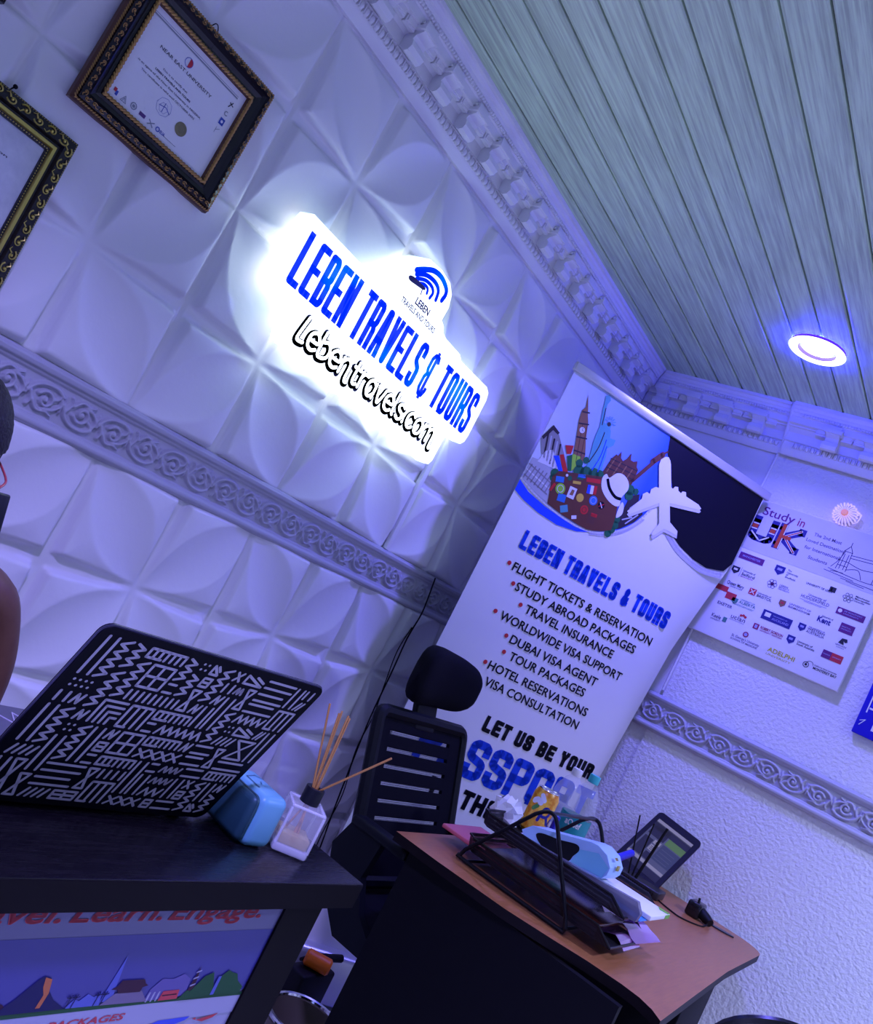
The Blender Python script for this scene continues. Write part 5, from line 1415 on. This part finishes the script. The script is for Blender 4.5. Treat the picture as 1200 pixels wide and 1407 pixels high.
# router with three aerials
ro = thing('router', 'flat black router with three thin aerials on the desk in front of the tablet', 'router', (2.86, .758, .750), math.radians(-88))
m = MB(); m.rbox(-.075, .072, -.005, .085, .0, .026, .004); m.build('body', mat('router_black', (.014, .014, .018), .35), ro)
m = MB()
for i in range(16): m.box(-.06 + i * .0075, -.056 + i * .0075, -.0056, -.005, .008, .018)
m.build('vent_slots', BLACK, ro)
for (x0, x1, r) in ((-.038, -.080, .0024), (-.026, -.030, .0024), (-.014, .012, .0042)):
    m = MB(); m.tube([(x0, .012, .024), (x1, .006, .198 if r < .003 else .205)], [r * 1.2, r], 8); m.build('aerial', BLACK, ro)

# tablet leaning on the right wall
TL, TR, BR_ = Vector((3.150, .872, .967)), Vector((3.146, .7055, .945)), Vector((2.962, .728, .7525))
ex = (TR - TL).normalized(); ez = (TR - BR_).normalized(); ey = ez.cross(ex).normalized(); ez = ex.cross(ey)
tw, th = (TR - TL).length, (TR - BR_).length
tb = thing('tablet', 'black tablet showing a web page, leaning on the right wall behind the router', 'tablet', (0, 0, 0))
O_ = BR_ - ex * tw
tb.rotation_euler = Matrix((ex, ey, ez)).transposed().to_euler(); tb.location = O_
m = MB(); tp = []
for c0, c1, a in ((tw - .016, .016, 270), (tw - .016, th - .016, 0), (.016, th - .016, 90), (.016, .016, 180)):
    tp += [(c0 + .016 * math.cos(math.radians(a + 18 * i)), c1 + .016 * math.sin(math.radians(a + 18 * i))) for i in range(6)]
m.prism(tp, 0, .009); m.build('body', mat('tablet_black', (.006, .006, .009), .5, spec=.12), tb, ang=25)
m = MB()
TC = [mat('screen_%s' % n, tuple(q * .2 for q in c), .45, emit=c, strength=.26, spec=.06) for n, c in (('slate', (.10, .12, .22)), ('pale', (.55, .52, .60)), ('green', (.20, .38, .12)), ('dark', (.05, .05, .10)), ('mid', (.18, .19, .30)))]
sw = tw - .032; x0, z0 = .016, .030; sh = th - .060
m.rect(x0, x0 + sw, z0, z0 + sh, -.0006, 4)
def sc(a, b, c, d, mi, k=1): m.rect(x0 + a * sw, x0 + c * sw, z0 + b * sh, z0 + d * sh, -.0006 - .0003 * k, mi)
sc(0, .94, 1, 1, 1); sc(0, .80, 1, .94, 3); sc(0, .92, 1, .94, 4); sc(.52, .66, 1, .80, 2); sc(.04, .66, .48, .90, 3); sc(.52, .30, 1, .64, 0); sc(0, .14, 1, .20, 1); sc(0, 0, 1, .13, 3)
sc(.04, .22, .28, .60, 3); sc(.30, .55, .48, .63, 1); sc(.30, .40, .46, .52, 1); sc(.32, .22, .50, .36, 3, 2); sc(.36, .57, .42, .61, 3, 2)
for i in range(4): sc(.56, .34 + i * .07, .92, .350 + i * .07, 4, 2)
for i in range(3): sc(.33, .42 + i * .03, .43, .43 + i * .03, 3, 2)
m.build('screen', TC, tb)
# charger, cable, knife
ch_ = thing('plug_adapter', 'black plug adapter lying near the wall end of the cherry desk', 'charger', (3.01, .585, .750))
m = MB(); m.rbox(2.965, 3.035, .582, .626, .751, .797, .007); m.tube([(2.985, .600, .797), (2.985, .603, .811)], .004, 8); part('body', m, BLACKGL, ch_)
m = MB(); m.tube([(2.995, .59, .776), (2.985, .562, .768), (2.975, .545, .764)], [.017, .0155, .012], 14); part('socket_end', m, BLACK, ch_)
m = MB(); m.tube(smooth_path([(2.90, .705, .756), (2.885, .680, .7525), (2.86, .640, .7525), (2.85, .605, .7525), (2.885, .570, .7525), (2.93, .552, .7525), (2.955, .548, .760)], 6), .0024, 6)
one('power_cable', m, BLACK, 'thin black power cable curving over the desk from the router to the plug adapter', 'cable', (2.88, .62, .750))
m = MB()
bl = [(3.035, .556), (3.055, .548), (3.068, .520), (3.072, .490), (3.062, .484), (3.046, .505), (3.034, .535)]
slab(m, bl, .7505, .7545)
m.rbox(3.02, 3.05, .548, .585, .751, .762, .004)
one('paper_knife', m, mat('knife_grey', (.03, .03, .06), .25, .3), 'dark pointed paper knife lying at the far corner of the cherry desk', 'knife', (3.05, .53, .7505))

# ------------------------------------------------------------------ low things seen under the desks
m = MB(); m.rbox(2.245, 2.400, 1.300, 1.372, 0.0, .150, .008)
one('black_crate', m, mat('crate_black', (.006, .006, .009), .5, spec=.2), 'small black crate on the floor in front of the foot of the banner', 'crate', (2.32, 1.335, 0))
m = MB(); m.tube([(2.285, 1.362, .162), (2.335, 1.362, .163), (2.35, 1.362, .163), (2.46, 1.340, .164)], [.005, .010, .012, .012], 10)
one('umbrella', m, BLACK, 'black folded umbrella lying across the small black crate', 'umbrella', (2.36, 1.36, .150))
m = MB(); m.X = Matrix.Translation((2.318, 1.326, .1745)) @ Matrix.Rotation(math.radians(-58), 4, 'Z') @ Matrix.Rotation(math.pi / 2, 4, 'Y')
m.lathe([(.018, -.040), (.0235, -.034), (.0235, .034), (.018, .040)], n=20)
one('orange_canister', m, mat('orange_plastic', (.85, .17, .01), .4), 'orange canister lying on the small black crate under the desks', 'canister', (2.318, 1.326, .150), recalc=True)
m = MB()
for i in range(3): m.tube(smooth_path([(2.335 + .048 * (1 + .12 * i) * math.cos(q * .7), 1.245 + .036 * (1 + .12 * i) * math.sin(q * .7), .012 + .013 * i) for q in range(9)], 4, True), .007, 8, closed=True)
one('coiled_cable', m, PAPW, 'coil of white cable on the floor between crate and chair', 'cable', (2.335, 1.245, 0))
bw = thing('metal_bin', 'low chrome rimmed bin with brown lining on the floor between the desks', 'bin', (2.155, 1.190, 0))
m = MB(); m.lathe([(.080, 0), (.090, .004), (.106, .115), (.101, .115), (.086, .010), (.001, .008)], n=40, cap=False); m.build('tub', mat('bin_lining', (.17, .14, .11), .5), bw)
m = MB(); m.tube([(.106 * math.cos(2 * math.pi * i / 40), .106 * math.sin(2 * math.pi * i / 40), .117) for i in range(40)], .0075, 8, closed=True); m.build('chrome_rim', mat('chrome', (.7, .7, .75), .12, 1.0), bw)
m = MB(); m.tube([(-.04, -.06, .02), (-.02, -.045, .13)], .007, 8); m.v = [(a + 2.155, b + 1.190, c) for a, b, c in m.v]
one('pen', m, BLUP, 'blue pen sticking up out of the low chrome rimmed bin', 'pen', (2.125, 1.145, .02))

# visitor chair whose black back just enters the bottom of the picture
vc = thing('visitor_chair', 'rounded black chair back peeping in at the bottom edge below the cherry desk', 'chair', (2.0, .100, 0), math.radians(112))
m = MB()
arc = smooth_path([(-.20, 0, .46), (-.205, 0, .62), (-.18, 0, .77), (-.10, 0, .835), (0, 0, .852), (.10, 0, .835), (.18, 0, .77), (.205, 0, .62), (.20, 0, .46)], 5)
m.tube(arc, .012, 8); m.build('back_frame', BLACKGL, vc)
m = MB(); pts = [(p.x * .96, p.z - .006) for p in arc]; m.prism(pts, -.010, .010); m.build('backrest', BLACKGL, vc)
m = MB(); m.rbox(-.21, .21, -.42, .02, .42, .47, .02); m.build('seat', CHF, vc)
for x in (-.19, .19):
    for y in (-.39, -.01):
        m = MB(); m.tube([(x, y, .43), (x * 1.06, y * 1.04, 0)], .013, 8); m.build('leg', BLACKGL, vc)

# ------------------------------------------------------------------ person at the left edge, seated behind the reception desk
SKIN = streaks(mat('skin', (.16, .075, .045), .42), (.135, .060, .036), (.185, .088, .055), (1, 1, 1), 14)
HAIR = mat('hair', (.010, .008, .010), .6, bump=(160, .8, .004, 3))
TOPC = mat('top_cloth', (.10, .09, .16), .8)
pr = thing('person', 'person with braided hair and red glasses seated behind the laptop, holding a phone', 'person', (.750, 1.40, 0))
def skin_body(name, joints, edges, material, parent, levels=2):
    me = bpy.data.meshes.new(name)
    me.from_pydata([j[0] for j in joints], edges, [])
    me.update()
    o = bpy.data.objects.new(name, me)
    COL.objects.link(o)
    md = o.modifiers.new('skin', 'SKIN'); md.use_smooth_shade = True
    sv = me.skin_vertices[0].data if me.skin_vertices else None
    if sv is None:
        bpy.context.view_layer.objects.active = o
        me.attributes.new('x', 'FLOAT', 'POINT')
    for i, j in enumerate(joints):
        sv[i].radius = j[1] if isinstance(j[1], tuple) else (j[1], j[1])
    sv[0].use_root = True
    sb = o.modifiers.new('sub', 'SUBSURF'); sb.levels = levels; sb.render_levels = levels
    dg = bpy.context.evaluated_depsgraph_get()
    m2 = bpy.data.meshes.new_from_object(o.evaluated_get(dg))
    bpy.data.objects.remove(o)
    m2.materials.clear(); m2.materials.append(material)
    m2.polygons.foreach_set('use_smooth', [True] * len(m2.polygons))
    o2 = bpy.data.objects.new(name, m2); COL.objects.link(o2)
    o2.parent = parent
    return o2
# joints are relative to the person's root; x to the right along the wall, -y towards the room
J = [((0, .02, .50), (.15, .11)), ((0, .03, .66), (.125, .095)), ((0, .02, .80), (.14, .10)), ((0, .02, .92), (.11, .075)), ((-.040, .0, .985), .050), ((-.075, -.035, 1.045), .048),
     ((.155, .02, .910), .056), ((.215, .02, .79), .047), ((.225, .01, .690), .040), ((.110, -.09, .76), .034), ((-.065, -.160, .920), .027), ((-.085, -.172, .965), (.040, .016)),
     ((-.150, .02, .915), .055), ((-.205, .01, .80), .046), ((-.215, -.02, .690), .040), ((-.19, -.14, .80), .032), ((-.15, -.20, .835), .025), ((-.14, -.23, .84), (.036, .016)),
     ((.09, -.10, .50), .085), ((.11, -.20, .49), .070), ((.11, -.195, .27), .052), ((.11, -.18, .07), .038), ((.11, -.25, .035), .034),
     ((-.09, -.10, .50), .085), ((-.11, -.20, .49), .070), ((-.11, -.195, .27), .052), ((-.11, -.18, .07), .038), ((-.11, -.25, .035), .034)]
E_ = [(0, 1), (1, 2), (2, 3), (3, 4), (4, 5), (3, 6), (6, 7), (7, 8), (8, 9), (9, 10), (10, 11), (3, 12), (12, 13), (13, 14), (14, 15), (15, 16), (16, 17), (0, 18), (18, 19), (19, 20), (20, 21), (21, 22), (0, 23), (23, 24), (24, 25), (25, 26), (26, 27)]
bpy_body = skin_body('body', J, E_, SKIN, pr)
def fingers(parent, tip, along, across, curl, n=4, thumb=True):
    m = MB()
    A, B, C_ = Vector(along).normalized(), Vector(across).normalized(), Vector(curl).normalized()
    for i in range(n):
        L = (.062, .070, .066, .052)[i]; o_ = Vector(tip) + B * (-.027 + .018 * i)
        m.tube(smooth_path([o_ - A * .02, o_ + A * L * .35, o_ + A * L * .70 + C_ * .012, o_ + A * L * .80 + C_ * .034], 3), [.0085] * 3 + [.008] * 3 + [.0072] * 3 + [.006], 8)
    o_ = Vector(tip) - B * .034 - A * .02
    m.tube(smooth_path([o_ - A * .012 + B * .01, o_ + A * .012 - B * .010, o_ + A * .040 - B * .008 + C_ * .012], 3), [.011, .010, .0095, .009, .009, .008, .007], 8)
    return m.build('fingers', SKIN, parent)
fg1 = fingers(pr, (-.085, -.176, .978), (-.15, -.12, 1), (1, .3, .1), (.35, -1, .15))
fg2 = fingers(pr, (-.14, -.255, .842), (.1, -1, -.05), (-1, -.1, 0), (0, -.1, -1))
# head: one sculpted surface turned to the right and tilted down
HC = Vector((-.098, -.075, 1.135)); yaw = math.radians(-8); pit = math.radians(16)
RH = Matrix.Rotation(yaw, 4, 'Z') @ Matrix.Rotation(pit, 4, 'X')          # local face direction is -Y
HM = Matrix.Translation(HC) @ RH
m = MB(); m.X = HM
n1, n2 = 40, 48
vs = []
for i in range(n1 + 1):
    th_ = math.pi * i / n1
    for j in range(n2):
        q = 2 * math.pi * j / n2
        dx, dy, dz = math.sin(th_) * math.sin(q), -math.sin(th_) * math.cos(q), math.cos(th_)
        x, y, z = .074 * dx, .094 * dy, .112 * dz
        if z < 0: x *= 1 - .30 * (z / .112) ** 2; y = y * (1 - .10 * (z / .112) ** 2) - .010 * (z / .112) ** 2
        if y < 0:
            g = lambda cx0, cz0, sx, sz: math.exp(-((x - cx0) / sx) ** 2 - ((z - cz0) / sz) ** 2)
            y -= .024 * g(0, -.022, .011, .016) + .010 * g(0, .0, .008, .022) + .009 * g(0, -.055, .020, .007) + .006 * g(0, -.068, .018, .006) + .010 * g(0, -.098, .02, .015)
            y += .010 * g(.030, .008, .014, .010) + .010 * g(-.030, .008, .014, .010) + .003 * g(0, -.0615, .02, .002)
            y -= .004 * g(.03, .026, .02, .006) + .004 * g(-.03, .026, .02, .006)
        vs.append((x, y, z))
m.add(vs, [(i * n2 + j, i * n2 + (j + 1) % n2, (i + 1) * n2 + (j + 1) % n2, (i + 1) * n2 + j) for i in range(n1) for j in range(n2)])
hd_ = m.build('head', SKIN, pr, ang=80)
m = MB(); m.X = HM
for sg_ in (-1, 1):
    m.ball((sg_ * .074, .012, -.008), (.010, .018, .030), 10, 8)
er_ = m.build('ears', SKIN, pr, ang=80)
m = MB(); m.X = HM
EYEW = mat('eye_white', (.6, .58, .56), .2)
for sg_ in (-1, 1):
    m = MB(); m.X = HM
    m.ball((sg_ * .030, -.077, .006), (.0135, .010, .009), 12, 8, 0); m.ball((sg_ * .030, -.0858, .006), (.0055, .003, .0055), 10, 6, 1)
    m.build('eye', [EYEW, BLACKGL], pr, ang=80)
m = MB(); m.X = HM
m.tube(smooth_path([(-.022, -.089, -.061), (-.010, -.099, -.058), (0, -.1005, -.0595), (.010, -.099, -.058), (.022, -.089, -.061)], 4), .0042, 8)
m.tube(smooth_path([(-.018, -.090, -.065), (0, -.0985, -.068), (.018, -.090, -.065)], 4), .0046, 8)
m.build('lips', mat('lips', (.20, .06, .05), .4), pr, ang=80)
m = MB(); m.X = HM                                          # close braids swept back over the skull
vs = []
for i in range(26):
    th_ = math.pi * .62 * i / 25
    for j in range(96):
        q = 2 * math.pi * j / 96
        dx, dy, dz = math.sin(th_) * math.sin(q), -math.sin(th_) * math.cos(q), math.cos(th_)
        lim = .62 if dy > -.15 else .40
        f = min(1, th_ / (math.pi * .62) * .62 / lim) * lim * math.pi
        th2 = min(th_, lim * math.pi)
        dx, dy, dz = math.sin(th2) * math.sin(q), -math.sin(th2) * math.cos(q), math.cos(th2)
        r = 1.055 + .022 * abs(math.sin(dx * 26))
        vs.append((.074 * dx * r, .094 * dy * r, .112 * dz * r))
m.add(vs, [(i * 96 + j, i * 96 + (j + 1) % 96, (i + 1) * 96 + (j + 1) % 96, (i + 1) * 96 + j) for i in range(25) for j in range(96)])
m.build('hair', HAIR, pr, ang=80)
m = MB(); m.X = HM
REDG = mat('glasses_red', (.42, .05, .07), .3)
for sg_ in (-1, 1):
    m.tube(smooth_path([(sg_ * .033 + .028 * math.cos(2 * math.pi * i / 16), -.118 + .004 * abs(math.cos(2 * math.pi * i / 16)), -.002 + .024 * math.sin(2 * math.pi * i / 16)) for i in range(16)], 2, True), .0022, 8, closed=True)
    m.tube(smooth_path([(sg_ * .060, -.113, .008), (sg_ * .074, -.085, .010), (sg_ * .078, -.03, .008), (sg_ * .078, .012, .004)], 4), .0018, 6)
m.tube(smooth_path([(-.006, -.119, .004), (0, -.122, .008), (.006, -.119, .004)], 3), .0018, 6)
gl = m.build('glasses', REDG, pr, ang=80); gl['label'] = 'red framed glasses'
# vest top
J2 = [((0, .02, .50), (.158, .118)), ((0, .03, .66), (.133, .103)), ((0, .02, .79), (.148, .108)), ((0, .02, .86), (.130, .098)), ((.075, .02, .92), (.030, .070)), ((-.075, .02, .92), (.030, .070))]
skin_body('vest_top', J2, [(0, 1), (1, 2), (2, 3), (3, 4), (3, 5)], TOPC, pr)
# stool under the person
st = thing('stool', 'stool under the person seated at the left edge', 'stool', (.750, 1.40, 0))
m = MB(); m.lathe([(.001, .395), (.17, .395), (.18, .41), (.18, .43), (.17, .44), (.001, .44)], n=32, cap=False); m.build('seat', CHF, st)
for i in range(4):
    q = math.pi / 4 + math.pi / 2 * i
    m = MB(); m.tube([(.12 * math.cos(q), .12 * math.sin(q), .40), (.16 * math.cos(q), .16 * math.sin(q), 0)], .013, 8); m.build('leg', BLACKGL, st)
# phone held up in front of the face
ph = thing('phone', 'dark phone held up by the person at the left edge', 'phone', (.726, 1.200, .962), math.radians(30), rot=(math.radians(-14), 0, math.radians(30)))
m = MB(); m.rbox(-.035, .035, -.004, .004, 0, .145, .0038, 0, 3); m.build('body', BLACKGL, ph)
m = MB(); m.rect(-.031, .031, .006, .139, .0043); m.build('screen', mat('phone_screen', (.02, .02, .03), .1), ph)

# ------------------------------------------------------------------ one body, and pieces under the parts that carry them
def join(main, others):
    bm = bmesh.new(); bm.from_mesh(main.data)
    for o in others: bm.from_mesh(o.data)
    bm.to_mesh(main.data); bm.free()
    main.data.polygons.foreach_set('material_index', [0] * len(main.data.polygons))
    main.data.polygons.foreach_set('use_smooth', [True] * len(main.data.polygons))
    for o in others: bpy.data.objects.remove(o)
join(bpy_body, [hd_, er_, fg1, fg2])
SUB = {'printed_text': 'certificate_paper', 'gold_seal': 'certificate_paper', 'bead_trim': 'moulding', 'gilt_scrollwork': 'moulding', 'rope_trim': 'moulding', 'blue_lettering': 'light_box body',
       'web_address_lettering': 'light_box', 'web_address_highlight': 'light_box', 'sail_emblem': 'light_box', 'heading_lettering': 'sheet', 'service_line': 'sheet', 'slogan_line': 'sheet', 'printed_header': 'canvas', 'bullet': 'sheet', 'printed_sky_panels': 'sheet', 'printed_collage': 'sheet',
       'printed_aeroplane': 'sheet', 'printed_logos': 'canvas', 'printed_blocks': 'panel', 'printed_scene': 'poster_sheet', 'keyboard': 'base', 'palm_rest_pattern': 'base', 'rubber_foot': 'base', 'lid_pattern': 'lid',
       'lid_rim': 'lid', 'screen': 'lid body', 'top_logo': 'body', 'pull_tab': 'lid', 'label_lettering': 'label_sleeve', 'back_mesh': 'backrest', 'handle': 'drawer', 'caster': 'base_leg', 'upper_tray_mesh': 'upper_tray',
       'lower_tray_mesh': 'lower_tray', 'black_window': 'case', 'gold_sticker': 'case', 'cyan_label': 'case', 'green_print': 'pages', 'vent_slots': 'body', 'blossom_print': 'body'}
def stem(o): return o.name.split('.')[0]
for root in [o for o in S.objects if o.parent is None and o.type == 'EMPTY']:
    kids = list(root.children)
    seen = {}
    for c in kids:
        if stem(c) in SUB:
            for want in SUB[stem(c)].split():
                cand = [k for k in kids if stem(k) == want]
                if cand:
                    n = seen.get(stem(c), 0); seen[stem(c)] = n + 1
                    c.parent = cand[n % len(cand)]
                    break
